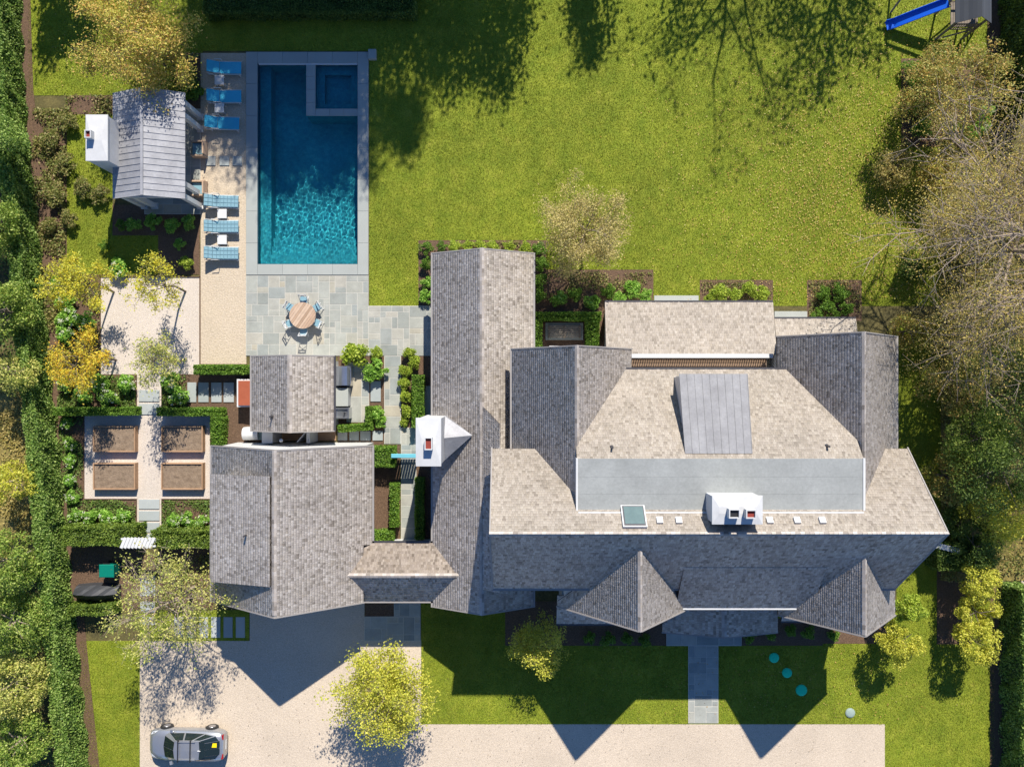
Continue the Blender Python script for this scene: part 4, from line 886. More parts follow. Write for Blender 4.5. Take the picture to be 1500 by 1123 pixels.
# window well grille and hedge surround
c1 = W(827, 485, .3); o = thing('window_well', (c1.x, c1.y, .02), 'grey slatted bench grille enclosed by low hedges behind the house', 'bench')
MB().box(c1.x-1.1, c1.x+1.1, c1.y-.5, c1.y+.5, .02, .10).build('base', M['slab_dark'], o)
for k in range(7): MB().box(c1.x-.95, c1.x+.95, c1.y-.38+k*.105, c1.y-.33+k*.105, .36, .41).build('slat', M['dkwood'], o)
for x in (-.9, 0, .9): MB().box(c1.x+x-.04, c1.x+x+.04, c1.y-.39, c1.y+.36, .10, .359).build('support', M['dkwood'], o)
# ---- green bin, covered boat
c1 = W(156, 836, 1.0); o = thing('wheelie_bin', (c1.x, c1.y, .02), 'green plastic bin with flat lid in mulch beside the hedge', 'bin')
MB().add([(c1.x-.33,c1.y-.28,.05),(c1.x+.33,c1.y-.28,.05),(c1.x+.33,c1.y+.28,.05),(c1.x-.33,c1.y+.28,.05),(c1.x-.4,c1.y-.34,.95),(c1.x+.4,c1.y-.34,.95),(c1.x+.4,c1.y+.34,.95),(c1.x-.4,c1.y+.34,.95)], [(3,2,1,0),(0,1,5,4),(1,2,6,5),(2,3,7,6),(3,0,4,7),(4,5,6,7)]).build('body', M['green_plastic'], o)
MB().bbox(c1.x-.43, c1.x+.43, c1.y-.37, c1.y+.37, .955, 1.03, .03).build('lid', M['green_plastic'], o); MB().bar((c1.x+.2, c1.y+.41, .98), (c1.x-.2, c1.y+.41, .98), .04).build('handle', M['black'], o)
for s in (-.28, .28): MB().tube((c1.x+s-.03, c1.y+.31, .11), (c1.x+s+.03, c1.y+.31, .11), .10, .10, 12).build('wheel', M['tyre'], o)
c1 = W(134, 872, 1.0); o = thing('tarp_cover', (c1.x, c1.y, .02), 'long low stack under a black tarp beside the green bin', 'covered stack')
b = MB(); n = 9; k = 7; V = []
for i in range(n):
    u = i/(n-1); x = c1.x-1.25+2.5*u; hgt = .75+.3*math.sin(math.pi*u); wd = .42+.1*math.sin(math.pi*u)
    for j in range(k):
        t = math.pi*j/(k-1); V.append((x+.03*math.sin(7*i+3*j), c1.y-math.cos(t)*wd, (.02, .40, .66, 1.0, .70, .42, .02)[j]*hgt+(0 if j in (0, k-1) else .05*math.sin(2.3*i+4.1*j))))
b.add(V, [(i*k+j, (i+1)*k+j, (i+1)*k+j+1, i*k+j+1) for i in range(n-1) for j in range(k-1)]+[tuple(range(k-1, -1, -1)), tuple((n-1)*k+j for j in range(k))]); b.build('tarp', M['tarp'], o)
MB().box(c1.x-1.1, c1.x+1.1, c1.y-.22, c1.y+.22, .02, .28).build('stack', M['dkwood'], o)
# ---- septic lids
for (px, py, r, m, l) in [(1133.5, 962.5, .26, 'teal', 'northern teal round lid set in the shaded front lawn'), (1152.5, 984.5, .26, 'teal', 'middle teal round lid set in the shaded front lawn'), (1173.5, 1010, .30, 'teal', 'southern largest teal round lid set in the front lawn'), (1245, 1043, .25, 'greylid', 'grey green round lid in sunlit lawn near the driveway')]:
    p = W(px, py); o = thing('access_lid', (p.x, p.y, .01), l, 'lid', 'round access lids in the front lawn')
    MB().lathe([(r+.03, .0), (r+.03, .05), (r, .06), (r, .05)], (p.x, p.y, .01), 28).build('collar', M[m], o)
    MB().lathe([(r-.005, .02), (r-.005, .07), (r*.8, .09), (r*.3, .105), (0.001, .11)], (p.x, p.y, .01), 28).build('lid', M[m], o)
# ---- playset
o = thing('playset', W(1400, 30), 'wooden play tower with bright blue slide and dark roof', 'playset')
pl = W(1410, 22, 1.5); tx0, tx1, ty0, ty1 = pl.x-.75, pl.x+.75, pl.y-.75, pl.y+.75
for x in (tx0, tx1):
    for y in (ty0, ty1): MB().box(x-.05, x+.05, y-.05, y+.05, .01, 2.7).build('post', M['dkwood'], o)
for k in range(9): MB().box(tx0+.06+k*.155, tx0+.06+k*.155+.14, ty0+.06, ty1-.06, 1.5, 1.54).build('floor_board', M['dkwood'], o)
for y in (ty0-.03, ty1+.03): MB().box(tx0, tx1, y-.02, y+.02, 2.0, 2.1).build('rail', M['dkwood'], o); MB().box(tx0, tx1, y-.02, y+.02, 1.38, 1.49).build('rail', M['dkwood'], o)
for k in range(12): MB().box(tx0+.05+k*.122, tx0+.10+k*.122, ty0-.065, ty0-.051, 1.49, 2.0).build('baluster', M['dkwood'], o)
for (za, zb) in ((0, 0),):
    for k in range(6):
        f0, f1 = k/6, (k+1)/6
        for s in (-1, 1):
            xm = (tx0+tx1)/2; xa = xm+s*1.0*(1-f0); xb = xm+s*1.0*(1-f1); z0_, z1_ = 2.55+.8*f0, 2.55+.8*f1
            MB().slab([(xa,ty0-.2,z0_),(xb,ty0-.2,z1_),(xb,ty1+.2,z1_),(xa,ty1+.2,z0_)] if s < 0 else [(xa,ty0-.2,z0_),(xa,ty1+.2,z0_),(xb,ty1+.2,z1_),(xb,ty0-.2,z1_)], .04).build('roof_board', M['slate'], o)
for k in range(5): MB().bar((tx1+.15+.12*k, pl.y-.35, 1.35-.28*k), (tx1+.15+.12*k, pl.y+.35, 1.35-.28*k), .08, .04).build('rung', M['dkwood'], o)
for y in (pl.y-.38, pl.y+.38): MB().bar((tx1+.05, y, 1.55), (tx1+.72, y, .02), .09, .05).build('stringer', M['dkwood'], o)
e0 = W(1299, 38, .3); e1 = Vector((tx0-.05, e0.y+.75, 1.52)); b = MB(); n = 14; V = []; dxy = Vector((e1.x-e0.x, e1.y-e0.y, 0)).normalized(); sd = Vector((-dxy.y, dxy.x, 0))
for i in range(n+1):
    u = i/n; p = Vector((e0.x+(e1.x-e0.x)*u, e0.y+(e1.y-e0.y)*u, .25+1.27*max(0, (u-.12)/.88)**.9)) 
    for (so, zo) in ((-.30,.18),(-.27,.20),(-.23,.0),(.23,.0),(.27,.20),(.30,.18),(.25,-.05),(-.25,-.05)): V.append(p+sd*so+Vector((0, 0, zo)))
b.add(V, [(i*8+j, i*8+(j+1) % 8, (i+1)*8+(j+1) % 8, (i+1)*8+j) for i in range(n) for j in range(8)]+[tuple(range(7, -1, -1)), tuple(n*8+j for j in range(8))]); b.build('slide', M['slide'], o)
MB().bar((e0.x+.35, e0.y+.05, .01), (e0.x+.35, e0.y+.05, .22), .35, .05).build('slide_foot', M['dkwood'], o)
MB().bar((tx0+.1, ty1+.1, 2.45), (tx0-2.3, ty1+.9, 2.35), .12).bar((tx0-2.3, ty1+.9, 2.4), (tx0-2.6, ty1+.1, .01), .09).bar((tx0-2.3, ty1+.9, 2.4), (tx0-2.6, ty1+1.8, .01), .09).build('swing_beam', M['dkwood'], o)
MB().bar((tx0, ty0, .02), (tx1, ty0, 1.4), .07).bar((tx0, ty1, 1.4), (tx1, ty1, .02), .07).build('brace', M['dkwood'], o)

# ---- car, nose to the west
def car():
    c = W(273, 1091, .8); o = thing('parked_car', (c.x, c.y, .014), 'silver hatchback with roof bars parked on the gravel driveway', 'car')
    ORG[o.name] = Vector((0, 0, 0)); o.rotation_euler.z = R(-1.0)
    st = [(-2.22,.55,.50),(-2.12,.70,.62),(-1.95,.80,.70),(-1.6,.86,.80),(-1.15,.875,.90),(-.6,.88,.93),(.3,.88,.95),(1.1,.88,.98),(1.7,.86,1.0),(2.02,.80,.98),(2.16,.70,.88),(2.2,.62,.70)]
    V = []; k = 9
    for x, w, zb in st:
        lo = .22 if abs(x) < 2 else .30
        V += [(x,-w*.92,lo),(x,-w,.42),(x,-w*1.0,min(.68, zb-.06)),(x,-w*.94,zb-.03),(x,-w*.55,zb+.02),(x,0,zb+.045),(x,w*.55,zb+.02),(x,w*.94,zb-.03),(x,w,min(.68, zb-.06))]
        V += [(x,w,.42),(x,w*.92,lo)]
    k = 11; n = len(st)
    b = MB().add(V, [(i*k+j, (i+1)*k+j, (i+1)*k+(j+1) % k, i*k+(j+1) % k) for i in range(n-1) for j in range(k)]+[tuple(range(k)), tuple((n-1)*k+j for j in range(k-1, -1, -1))])
    bd = b.build('body', M['carpaint'], o, smooth=True)
    # cabin: lower ring and upper ring
    lo = [(-1.18,-.60),(-.95,-.76),(0,-.80),(1.2,-.78),(1.78,-.66),(2.0,-.40),(2.03,0),(2.0,.40),(1.78,.66),(1.2,.78),(0,.80),(-.95,.76),(-1.18,.60),(-1.27,0)]
    hi = [(-.42,-.46),(-.36,-.53),(.1,-.57),(.55,-.56),(.95,-.52),(1.12,-.36),(1.15,0),(1.12,.36),(.95,.52),(.55,.56),(.1,.57),(-.36,.53),(-.42,.46),(-.47,0)]
    zl = [.90,.91,.94,.98,1.0,1.0,1.0,1.0,1.0,.98,.94,.91,.90,.91]; zh = [1.42,1.43,1.46,1.45,1.40,1.36,1.36,1.36,1.40,1.45,1.46,1.43,1.42,1.43]
    m = len(lo); V = [(x,y,z) for (x, y), z in zip(lo, zl)]+[(x,y,z) for (x, y), z in zip(hi, zh)]+[(.1, 0, 1.49), (.7, 0, 1.47)]
    b = MB().add(V, [(i, (i+1) % m, (i+1) % m+m, i+m) for i in range(m)]); b.build('cabin', M['carpaint'], o)
    rf = MB().add([(-.47,0,1.432),(-.42,-.46,1.422),(-.36,-.53,1.432),(.1,-.57,1.462),(.55,-.56,1.452),(.95,-.52,1.402),(1.0,0,1.432),(.95,.52,1.402),(.55,.56,1.452),(.1,.57,1.462),(-.36,.53,1.432),(-.42,.46,1.422),(.25,0,1.50)],
                  [(12,i,(i+1) % 12) for i in range(12)]).build('roof', M['carpaint'], o)
    def inset(q, f, d):
        c_ = sum(q, Vector())/len(q); nn = (q[1]-q[0]).cross(q[2]-q[0]).normalized(); nn = nn if nn.dot(c_-Vector((.4, 0, .8))) > 0 else -nn
        return [c_+(p-c_)*f+nn*d for p in q]
    LO = [Vector(v) for v in V[:m]]; HI = [Vector(v) for v in V[m:2*m]]
    def glass(name, q, f=.93):
        q = inset(q, f, .012); nn = (q[1]-q[0]).cross(q[2]-q[0]); cc = sum(q, Vector())/len(q)
        if nn.dot(cc-Vector((.4, 0, .8))) < 0: q = q[::-1]
        MB().add(q, [tuple(range(len(q)))]).build(name, M['carglass'], o)
    glass('windshield', [LO[0], LO[13], HI[13], HI[0]], .96); glass('windshield', [LO[13], LO[12], HI[12], HI[13]], .96)
    for s in (0, 1):
        ix = (lambda i: i) if s == 0 else (lambda i: 12-i)
        glass('side_window', [LO[ix(1)], LO[ix(2)], HI[ix(2)], HI[ix(1)]], .88); glass('side_window', [LO[ix(2)], LO[ix(3)], HI[ix(3)], HI[ix(2)]], .88)
        glass('quarter_window', [LO[ix(3)], LO[ix(4)], HI[ix(4)], HI[ix(3)]], .80)
    glass('rear_window', [LO[5], LO[6], HI[6], HI[5]], .97); glass('rear_window', [LO[6], LO[7], HI[7], HI[6]], .97)
    glass('rear_window', [LO[4], LO[5], HI[5], HI[4]], .9); glass('rear_window', [LO[7], LO[8], HI[8], HI[7]], .9)
    MB().add([(.98,-.5,1.415),(.98,.5,1.415),(1.25,.44,1.36),(1.25,-.44,1.36)], [(0,3,2,1)]).build('rear_sunroof', M['carglass'], o)
    MB().add([(1.62,.10,1.215),(1.86,.05,1.10),(1.86,.30,1.10),(1.66,.33,1.19)], [(0,1,2,3)]).build('yellow_cloth', M['yellow'], o)
    for x in (-1.32, 1.30):
        for s in (-1, 1):
            w = MB().tube((x, s*.80, .32), (x, s*.93, .32), .325, .31, 20).build('wheel', M['tyre'], o)
            MB().tube((x, s*.925, .32), (x, s*.94, .32), .20, .19, 14).build('rim', M['rim'], w)
            MB().tube((x, s*.70, .34), (x, s*.895, .34), .37, .37, 20).build('wheel_arch', M['black'], o)
    for s in (-1, 1):
        MB().add([(-2.13,s*.52,.635),(-1.78,s*.70,.765),(-1.62,s*.83,.77),(-2.0,s*.72,.66)], [(0,1,2,3) if s > 0 else (3,2,1,0)]).build('headlight', M['lamp'], o)
        MB().box(2.0, 2.17, s*.55-.14, s*.55+.14, .78, .93).build('taillight', M['red'], o)
        MB().bar((-.78, s*.82, .98), (-.72, s*1.0, 1.02), .16, .12).build('mirror', M['carpaint'], o)
        MB().bar((-.25, s*.50, 1.50), (.75, s*.50, 1.49), .04, .04).build('roof_rail', M['carpaint'], o)
    for x in (-.18, .52): MB().bar((x, -.62, 1.56), (x, .62, 1.56), .05, .03).bar((x, -.55, 1.40), (x, -.55, 1.56), .07, .05).bar((x, .55, 1.40), (x, .55, 1.56), .07, .05).build('roof_bar', M['black'], o)
    MB().add([(1.15,-.42,1.37),(1.15,.42,1.37),(1.25,.38,1.355),(1.25,-.38,1.355)], [(0,3,2,1)]).build('spoiler', M['carpaint'], o)
    MB().box(2.19, 2.22, -.26, .26, .5, .62).build('number_plate', M['white'], o); MB().box(-2.235, -2.20, -.45, .45, .34, .48).build('grille', M['black'], o)
    MB().bar((.9, .0, 1.45), (1.08, .0, 1.50), .03, .05).build('antenna', M['white'], o)
car()

# ================================================================== VEGETATION
# ---- clipped hedges
def lhx(py): return np.interp(py, [-400, 0, 130, 300, 420, 541, 650, 760, 900, 1000, 1123, 1300], [24, 34, 38, 56, 68, 77, 90, 99, 112, 122, 135, 150])
pts = [W(lhx(y)-11, y) for y in (-300, 0, 150, 300, 420, 541, 650, 760, 900, 1010, 1123, 1250)]
hedge('privet_hedge', [(p.x, p.y) for p in pts], .78, 2.1, 'privet', 'long tall privet hedge along the whole west boundary', leaf=.13, dens=620, seed=11, rough=.16)
pts = [W(1478, y) for y in (-250, 0, 175)]; hedge('evergreen_hedge', [(p.x, p.y) for p in pts], 1.3, 2.6, 'treedark', 'dark evergreen hedge in north east corner behind the play tower', leaf=.14, dens=330, seed=12, rough=.15)
pts = [W(1476, y) for y in (850, 1000, 1123, 1300)]; hedge('boundary_hedge', [(p.x, p.y) for p in pts], 1.0, 2.3, 'privet', 'narrow hedge along south east boundary of the front lawn', leaf=.14, dens=330, seed=13, rough=.18)
for i, (a, b_, w, h, m, l) in enumerate([
    ((78,603),(197,602),12,1.1,'boxleaf','low clipped hedge along north west edge of vegetable court'),
    ((230,603),(324,603),12,1.1,'boxleaf','low clipped hedge along north east edge of vegetable court'),
    ((317,610),(317,652),17,1.1,'boxleaf','short clipped hedge returning south to the garage corner'),
    ((92,785),(198,784),28,1.7,'yew','thick clipped hedge west of the white arbor gate'),
    ((222,789),(312,789),26,1.7,'yew','thick clipped hedge east of the white arbor gate'),
    ((284,541),(369,541),14,1.2,'boxleaf','low hedge between sand terrace and stepping slabs'),
    ((781,463),(881,463),13,.9,'boxleaf','low hedge north of the slatted grille behind the house'),
    ((788,470),(788,508),13,.9,'boxleaf','short hedge west of the slatted grille'),
    ((868,470),(868,506),20,.9,'boxleaf','short hedge east of the slatted grille'),
    ((612,549),(612,627),17,1.0,'boxleaf','narrow clipped hedge beside the long wing wall'),
    ((545,669),(578,669),30,1.2,'boxleaf','square clipped hedge block beside the blue gate'),
    ((577,708),(577,772),13,.9,'boxleaf','low hedge along west edge of the walk'),
    ((614,700),(614,790),13,.9,'boxleaf','low shaded hedge along east edge of the walk'),
    ((545,785),(577,785),16,.8,'boxleaf','low hedge stub at south end of the walk'),
    ((100,894),(165,893),15,1.2,'yew','short hedge south of the black tarp'),
    ((495,628),(545,624),11,.8,'boxleaf','thin low hedge south of the steel sink'),
    ((540,595),(540,622),10,.8,'boxleaf','short low hedge east of the grill patio'),
    ((297,3),(609,3),34,1.1,'treedark','dark clipped hedge in shade at north edge above the pool'),
    ((1372,815),(1446,812),40,1.6,'treedark','dark evergreen hedge beside the white side gate')]):
    hedge_px('clipped_hedge', a, b_, w, h, m, l, leaf=.10 if h < 1.4 else .12, dens=800 if h < 1.4 else 620, seed=30+i, rough=.05 if m == 'boxleaf' else .10)

# ---- shrubs
VAR = {}
def shrub_meshes(kind):
    if kind in VAR: return VAR[kind]
    P = {'box': ('boxleaf', 16, 2200, .12, .34, .8), 'loose': ('hyd', 18, 1500, .20, .40, .7), 'hyd': ('hyd', 18, 1400, .22, .40, .75), 'lime': ('lime', 16, 1500, .19, .42, .7),
         'dark': ('boxleaf', 16, 1500, .17, .42, .7), 'yel': ('goldleaf', 22, 1500, .13, .40, .85), 'scrub': ('cover', 30, 1700, .15, .30, .6)}[kind]
    out = []
    for v in range(3):
        rng = np.random.default_rng(500+v+hash(kind) % 1 + {'box':0,'loose':10,'hyd':20,'lime':30,'dark':40,'yel':50,'scrub':60}[kind])
        fo = clump_mesh('foliage', .78, .78, .62*P[5]/.75, .62, P[1], P[2], P[3], rng, P[0], cs=P[4], flat=True, inner=.35)
        S = [[0, 0, 0, math.cos(a)*.3, math.sin(a)*.3, .7, .03, .01] for a in rng.uniform(0, 6.28, 7)]
        fl = None
        if kind == 'hyd':
            fr = np.random.default_rng(900+v); cs = []
            for q in range(7):
                a = fr.uniform(0, 6.28); r_ = fr.uniform(.2, .8); p = np.array([math.cos(a)*r_, math.sin(a)*r_, 1.2-.5*r_*r_]); cs.append(p+fr.normal(0, .06, (16, 3)))
            fl = np_mesh('flower_head', *leaves(np.concatenate(cs), .09, fr, bias=.7, asp=.9), M['white_flower'])
        out.append((fo, np_mesh('stems', *tubes(S, 4), M['bark']), fl))
    VAR[kind] = out; return out
SHR = [0]
def shrub(px, py, r, kind, label, h=None, group=None, name='shrub', cat='shrub'):
    r *= 1.18
    SHR[0] += 1; rp = random.Random(SHR[0]); h = h or r/PPM*1.3
    p = W(px, py, h*.6); o = thing(name, (p.x, p.y, .02), label, cat, group); s = r/PPM
    o.scale = (s*rp.uniform(.92, 1.08), s*rp.uniform(.92, 1.08), h/1.25); o.rotation_euler.z = rp.uniform(0, 6.28)
    fo, stm, fl = shrub_meshes(kind)[SHR[0] % 3]
    put('foliage', fo, o); put('stems', stm, o)
    if fl: put('flower_head', fl, o)
    return o
def row(pts, kind, fmt, group, r=10, **k):
    for i, p in enumerate(pts):
        rr = p[2] if len(p) > 2 else r
        shrub(p[0], p[1], rr, p[3] if len(p) > 3 else kind, fmt.format(ORD[i]), group=group, **k)
row([(625,364),(647,361,8),(625,386),(625,414,10,'loose'),(625,434,10,'loose')], 'box', '{} round shrub counting down the west side of the long wing north end', 'shrubs west of the long wing', 11)
row([(664,361),(684,360),(703,361),(722,359),(745,361),(768,362)], 'lime', '{} light green shrub from the west along the long wing north gable', 'shrubs north of the long wing', 9)
row([(790,364),(792,388),(790,412),(790,432)], 'dark', '{} dark shrub counting down the east side of the long wing', 'shrubs east of the long wing', 12)
row([(818,438),(842,430,10,'dark'),(868,442),(889,426,11,'dark'),(908,437,9),(926,422,13),(946,432,10)], 'loose', '{} leafy shrub from the west in the bed under the pale lawn tree', 'shrubs in the rear tree bed', 12)
row([(1040,434),(1057,426,13),(1077,433,10),(1097,425,12),(1118,430,12)], 'lime', '{} shrub from the west in the rectangular rear lawn bed', 'shrubs in the rear lawn bed', 9)
row([(1205,430),(1231,428,13),(1212,448,12),(1239,450,12),(1198,460,10,'box'),(1222,461,10,'box')], 'dark', '{} shrub in the corner bed beside the east rear wing', 'shrubs in the east corner bed', 12)
row([(195,329),(224,325),(251,331),(276,326),(263,358,8),(272,383,11,'lime'),(172,393,13,'hyd')], 'loose', '{} leafy plant in the shaded bed south of the pool house', 'plants south of the pool house', 11)
row([(96,557),(122,577),(145,562),(160,583),(185,562)], 'hyd', '{} hydrangea from the west in bed above the vegetable court hedge', 'hydrangeas north west of the vegetable court', 14)
row([(250,560),(260,582)], 'hyd', '{} hydrangea from the north beside the gravel path and stepping slabs', 'hydrangeas by the stepping slabs', 14)
row([(97,619),(102,650),(103,676),(102,704),(105,728),(109,755)], 'hyd', '{} white flowered plant from the north along the west side of vegetable court', 'plants west of the vegetable court', 10)
row([(132,756),(154,757),(177,757)], 'hyd', '{} white flowered shrub from the west below the south west raised bed', 'shrubs south west of the vegetable court', 11)
row([(254,763),(274,760),(297,763)], 'hyd', '{} flowering shrub from the west below the south east raised bed', 'shrubs south east of the vegetable court', 11)
row([(518,517,20),(551,518,10),(553,540,14,'loose'),(543,548,13,'loose'),(549,606,12,'loose'),(558,618,9,'loose')], 'lime', '{} leafy shrub from the north in beds around the grill patio', 'shrubs around the grill patio', 12)
row([(599,516),(608,530),(594,541),(592,560),(594,580),(594,603),(593,617,8)], 'lime', '{} yellow green shrub from the north between walk and long wing', 'shrubs along the garden walk', 10)
row([(862,934),(890,936),(918,935),(946,936)], 'dark', '{} shaded shrub from the west in bed under the left front gable', 'shrubs under the left front gable', 10)
row([(1098,931),(1128,928),(1160,922),(1185,926),(1222,930)], 'dark', '{} shrub from the west in bed under the right front gable', 'shrubs under the right front gable', 10)
row([(152,360),(178,330,9)], 'box', '{} round bush on the grass edge west of the pool house bed', 'bushes near the pool house chimney', 9)
# shaded planting north of the pool house terrace
row([(262,95),(275,110),(284,130),(268,135)], 'dark', '{} dark shrub in the shaded bed between autumn tree and sand terrace', 'shrubs north of the pool house', 14)
row([(100,178),(72,205,18),(95,240,18),(80,285,20),(120,275,16),(145,285,15),(100,320,14),(72,330,12)], 'scrub', '{} loose shrub counting down the west bed beside the pool house', 'shrubs in the west bed', 16, h=.8)
row([(95,440,14),(98,465,16),(120,470,15),(95,490,14),(85,415,12)], 'hyd', '{} green bush in the bed beneath the yellow trees', 'bushes under the yellow trees', 14)
row([(1337,100),(1345,125),(1340,155),(1352,185),(1400,190),(1425,200)], 'dark', '{} low shrub in the bed south of the play tower', 'shrubs below the play tower', 14)
row([(1445,165,13),(1438,185,12)], 'hyd', '{} white flowering shrub beside the bronze leaved tree', 'flowering shrubs in the east bed', 12)

# ---- ground cover carpets
def carpet(name, rects, n, leaf, m, label, seed, hz=.12, z=.03):
    rng = np.random.default_rng(seed); R_ = [wr(*r) for r in rects]; ar = np.array([(r[1]-r[0])*(r[3]-r[2]) for r in R_]); idx = rng.choice(len(R_), n, p=ar/ar.sum()); R_ = np.array(R_)[idx]
    x = R_[:, 0]+(R_[:, 1]-R_[:, 0])*rng.uniform(0, 1, n); y = R_[:, 2]+(R_[:, 3]-R_[:, 2])*rng.uniform(0, 1, n)
    d = np.sin(x*2.1+np.sin(y*1.7)*1.5)+np.sin(y*2.6+x)+rng.normal(0, .5, n); keep = d > -.55; x, y = x[keep], y[keep]
    C = np.stack([x, y, z+rng.uniform(0, hz, len(x))], 1)
    return tag(put(name, np_mesh(name, *leaves(C, leaf, rng, bias=.5), M[m])), label, 'ground cover', kind='stuff')
carpet('ground_cover', [(50,160,98,402),(98,140,165,172),(68,402,148,548),(258,80,293,140)], 16000, .14, 'cover', 'brown green ground cover in the west bed', 61, .25)
carpet('ground_cover', [(85,550,200,596),(88,612,123,730),(100,732,200,768),(238,732,308,770),(238,550,274,596)], 16000, .11, 'covergreen', 'low green ground cover around the vegetable court', 62, .15)
carpet('ground_cover', [(1320,88,1448,215)], 5000, .13, 'cover', 'low ground cover in the bed below the play tower', 63, .2)
carpet('ground_cover', [(1376,215,1520,850)], 26000, .15, 'cover', 'leafy undergrowth in the eastern woodland strip', 64, .35)
carpet('ground_cover', [(-120,540,48,820)], 16000, .14, 'straw', 'straw coloured fallen leaves west of the boundary hedge', 65, .1)
carpet('ground_cover', [(620,354,780,367),(800,398,955,440),(1027,412,1130,440),(1184,412,1260,464)], 9000, .10, 'cover', 'scattered low plants in the rear house beds', 66, .12)
carpet('ground_cover', [(228,812,310,893)], 3500, .10, 'cover', 'thin ground cover under the driveway tree', 67, .12)
carpet('ground_cover', [(-200,-20,30,540),(-200,820,90,1250)], 30000, .16, 'covergreen', 'rough green undergrowth beyond the west hedge', 68, .3)

# ---- fallen leaves and grass blades on the lawn
def fallen(label, cx, cy, sx, sy, n, seed, lim, m='litterleaf'):
    rng = np.random.default_rng(seed); p = W(cx, cy); x = rng.normal(p.x, sx, n); y = rng.normal(p.y, sy, n); x0, x1, y0, y1 = wr(*lim); k = (x > x0) & (x < x1) & (y > y0) & (y < y1); x, y = x[k], y[k]
    C = np.stack([x, y, .065+rng.uniform(0, .02, len(x))], 1)
    tag(put('fallen_leaves', np_mesh('fallen_leaves', *leaves(C, .045 if m == 'dryleaf' else .065, rng, bias=1.6, asp=.75), M[m])), label, 'leaves', kind='stuff')
fallen('yellow fallen leaves scattered on the east lawn', 1270, 300, 5.0, 5.5, 11000, 71, (545,5,1440,440))
fallen('sparse fallen leaves across the front lawn', 1180, 980, 7, 2.2, 700, 72, (620,945,1440,1055))
fallen('few fallen leaves on the driveway gravel', 700, 1060, 16, 3.4, 1300, 73, (210,942,1290,1250), 'dryleaf')
fallen('fallen leaves below the autumn tree', 180, 80, 4, 3, 700, 74, (50,5,290,135))
def blades():
    rng = np.random.default_rng(80); out = []
    for (x0, x1, y0, y1) in LAWNW:
        x0, x1, y0, y1 = max(x0, -31), min(x1, 31), max(y0, -23.5), min(y1, 23.5)
        if x1 <= x0 or y1 <= y0: continue
        n = int((x1-x0)*(y1-y0)*520); out.append(np.stack([rng.uniform(x0, x1, n), rng.uniform(y0, y1, n)], 1))
    P = np.concatenate(out); k = np.ones(len(P), bool)
    for (x0, x1, y0, y1) in BEDW+[(-4, .8, -12, 6.8), (2.5, 20, -12, 3)]: k &= ~((P[:, 0] > x0) & (P[:, 0] < x1) & (P[:, 1] > y0) & (P[:, 1] < y1))
    for r in [(1008,905,1052,1060),(976,905,1086,945),(534,875,616,938),(205,900,365,935),(1134,456,1182,476),(958,433,1023,446),(539,74,553,91)]:
        x0, x1, y0, y1 = wr(*r); k &= ~((P[:, 0] > x0) & (P[:, 0] < x1) & (P[:, 1] > y0) & (P[:, 1] < y1))
    P = P[k]; n = len(P); a = rng.uniform(0, 6.28, n); w = .014; ln = rng.uniform(.03, .075, n); b_ = rng.uniform(0, 6.28, n); lean = rng.uniform(.01, .06, n)
    z = np.full(n, .012); v0 = np.stack([P[:, 0]-np.cos(a)*w, P[:, 1]-np.sin(a)*w, z], 1); v1 = np.stack([P[:, 0]+np.cos(a)*w, P[:, 1]+np.sin(a)*w, z], 1)
    v2 = np.stack([P[:, 0]+np.cos(b_)*lean, P[:, 1]+np.sin(b_)*lean, z+ln], 1)
    tag(put('grass', np_mesh('grass', np.stack([v0, v1, v2], 1).reshape(-1, 3), np.arange(3*n).reshape(-1, 3), M['blade'])), 'mown green grass of the lawns', 'grass', kind='stuff')
blades()

# ---- trees
def at(px, py, z): p = W(px, py, z); return (p.x, p.y, .01)
make_tree('autumn_tree', at(188, 48, 4.5), 'orange tinged green tree north of the pool house', 'tree', 6.2, 2.8, 1.8, 'autumn', 26000, .12, 1, tr=.10, spread=.085, nl=8, tw=11)
make_tree('bronze_tree', at(1396, 128, 3.2), 'bronze leaved tree in the bed below the play tower', 'tree', 5.0, 2.3, 1.4, 'bronzeleaf', 16000, .12, 2, tr=.09, spread=.10, nl=8, tw=9)
make_tree('pale_tree', at(858, 338, 3.6), 'pale straw coloured tree on the rear lawn beside the long wing', 'tree', 5.6, 2.2, 1.8, 'tan', 20000, .10, 3, bark='bark_pale', tr=.08, spread=.10, nl=8, tw=10)
make_tree('yellow_green_tree', at(240, 888, 4.2), 'yellow green spreading tree at the driveway corner near garage', 'tree', 6.2, 3.0, 2.0, 'palegreen', 7500, .115, 4, bark='bark_pale', tr=.11, spread=.07, nl=8, tw=10)
make_tree('golden_tree', at(560, 1018, 3.4), 'round golden green tree standing on the driveway edge', 'tree', 5.2, 2.35, 1.5, 'goldleaf', 19000, .125, 5, bark='bark_pale', tr=.10, spread=.10, nl=9, tw=11)
make_tree('small_tree', at(790, 945, 2.2), 'small half shaded tree on the front lawn by the house', 'tree', 3.5, 1.35, 1.0, 'goldleaf', 8000, .11, 6, tr=.06, spread=.12, nl=8, tw=8)
big = make_tree('bare_tree', (26.5, 7.0, .01), 'very large half bare tree with grey limbs over the east lawn', 'tree', 11.5, 7.5, 4.4, 'twig', 62000, .09, 7, bark='bark_pale', tr=.24, spread=.06, nl=10, tw=30, lift=.42, bias=.3)
make_tree('bare_tree', (29.6, 12.5, .01), 'half bare tree behind the bronze leaved tree at the east edge', 'tree', 8.0, 3.9, 3.4, 'straw', 9000, .09, 8, bark='bark_pale', tr=.13, spread=.08, nl=8, tw=20, lift=.45, bias=.3)
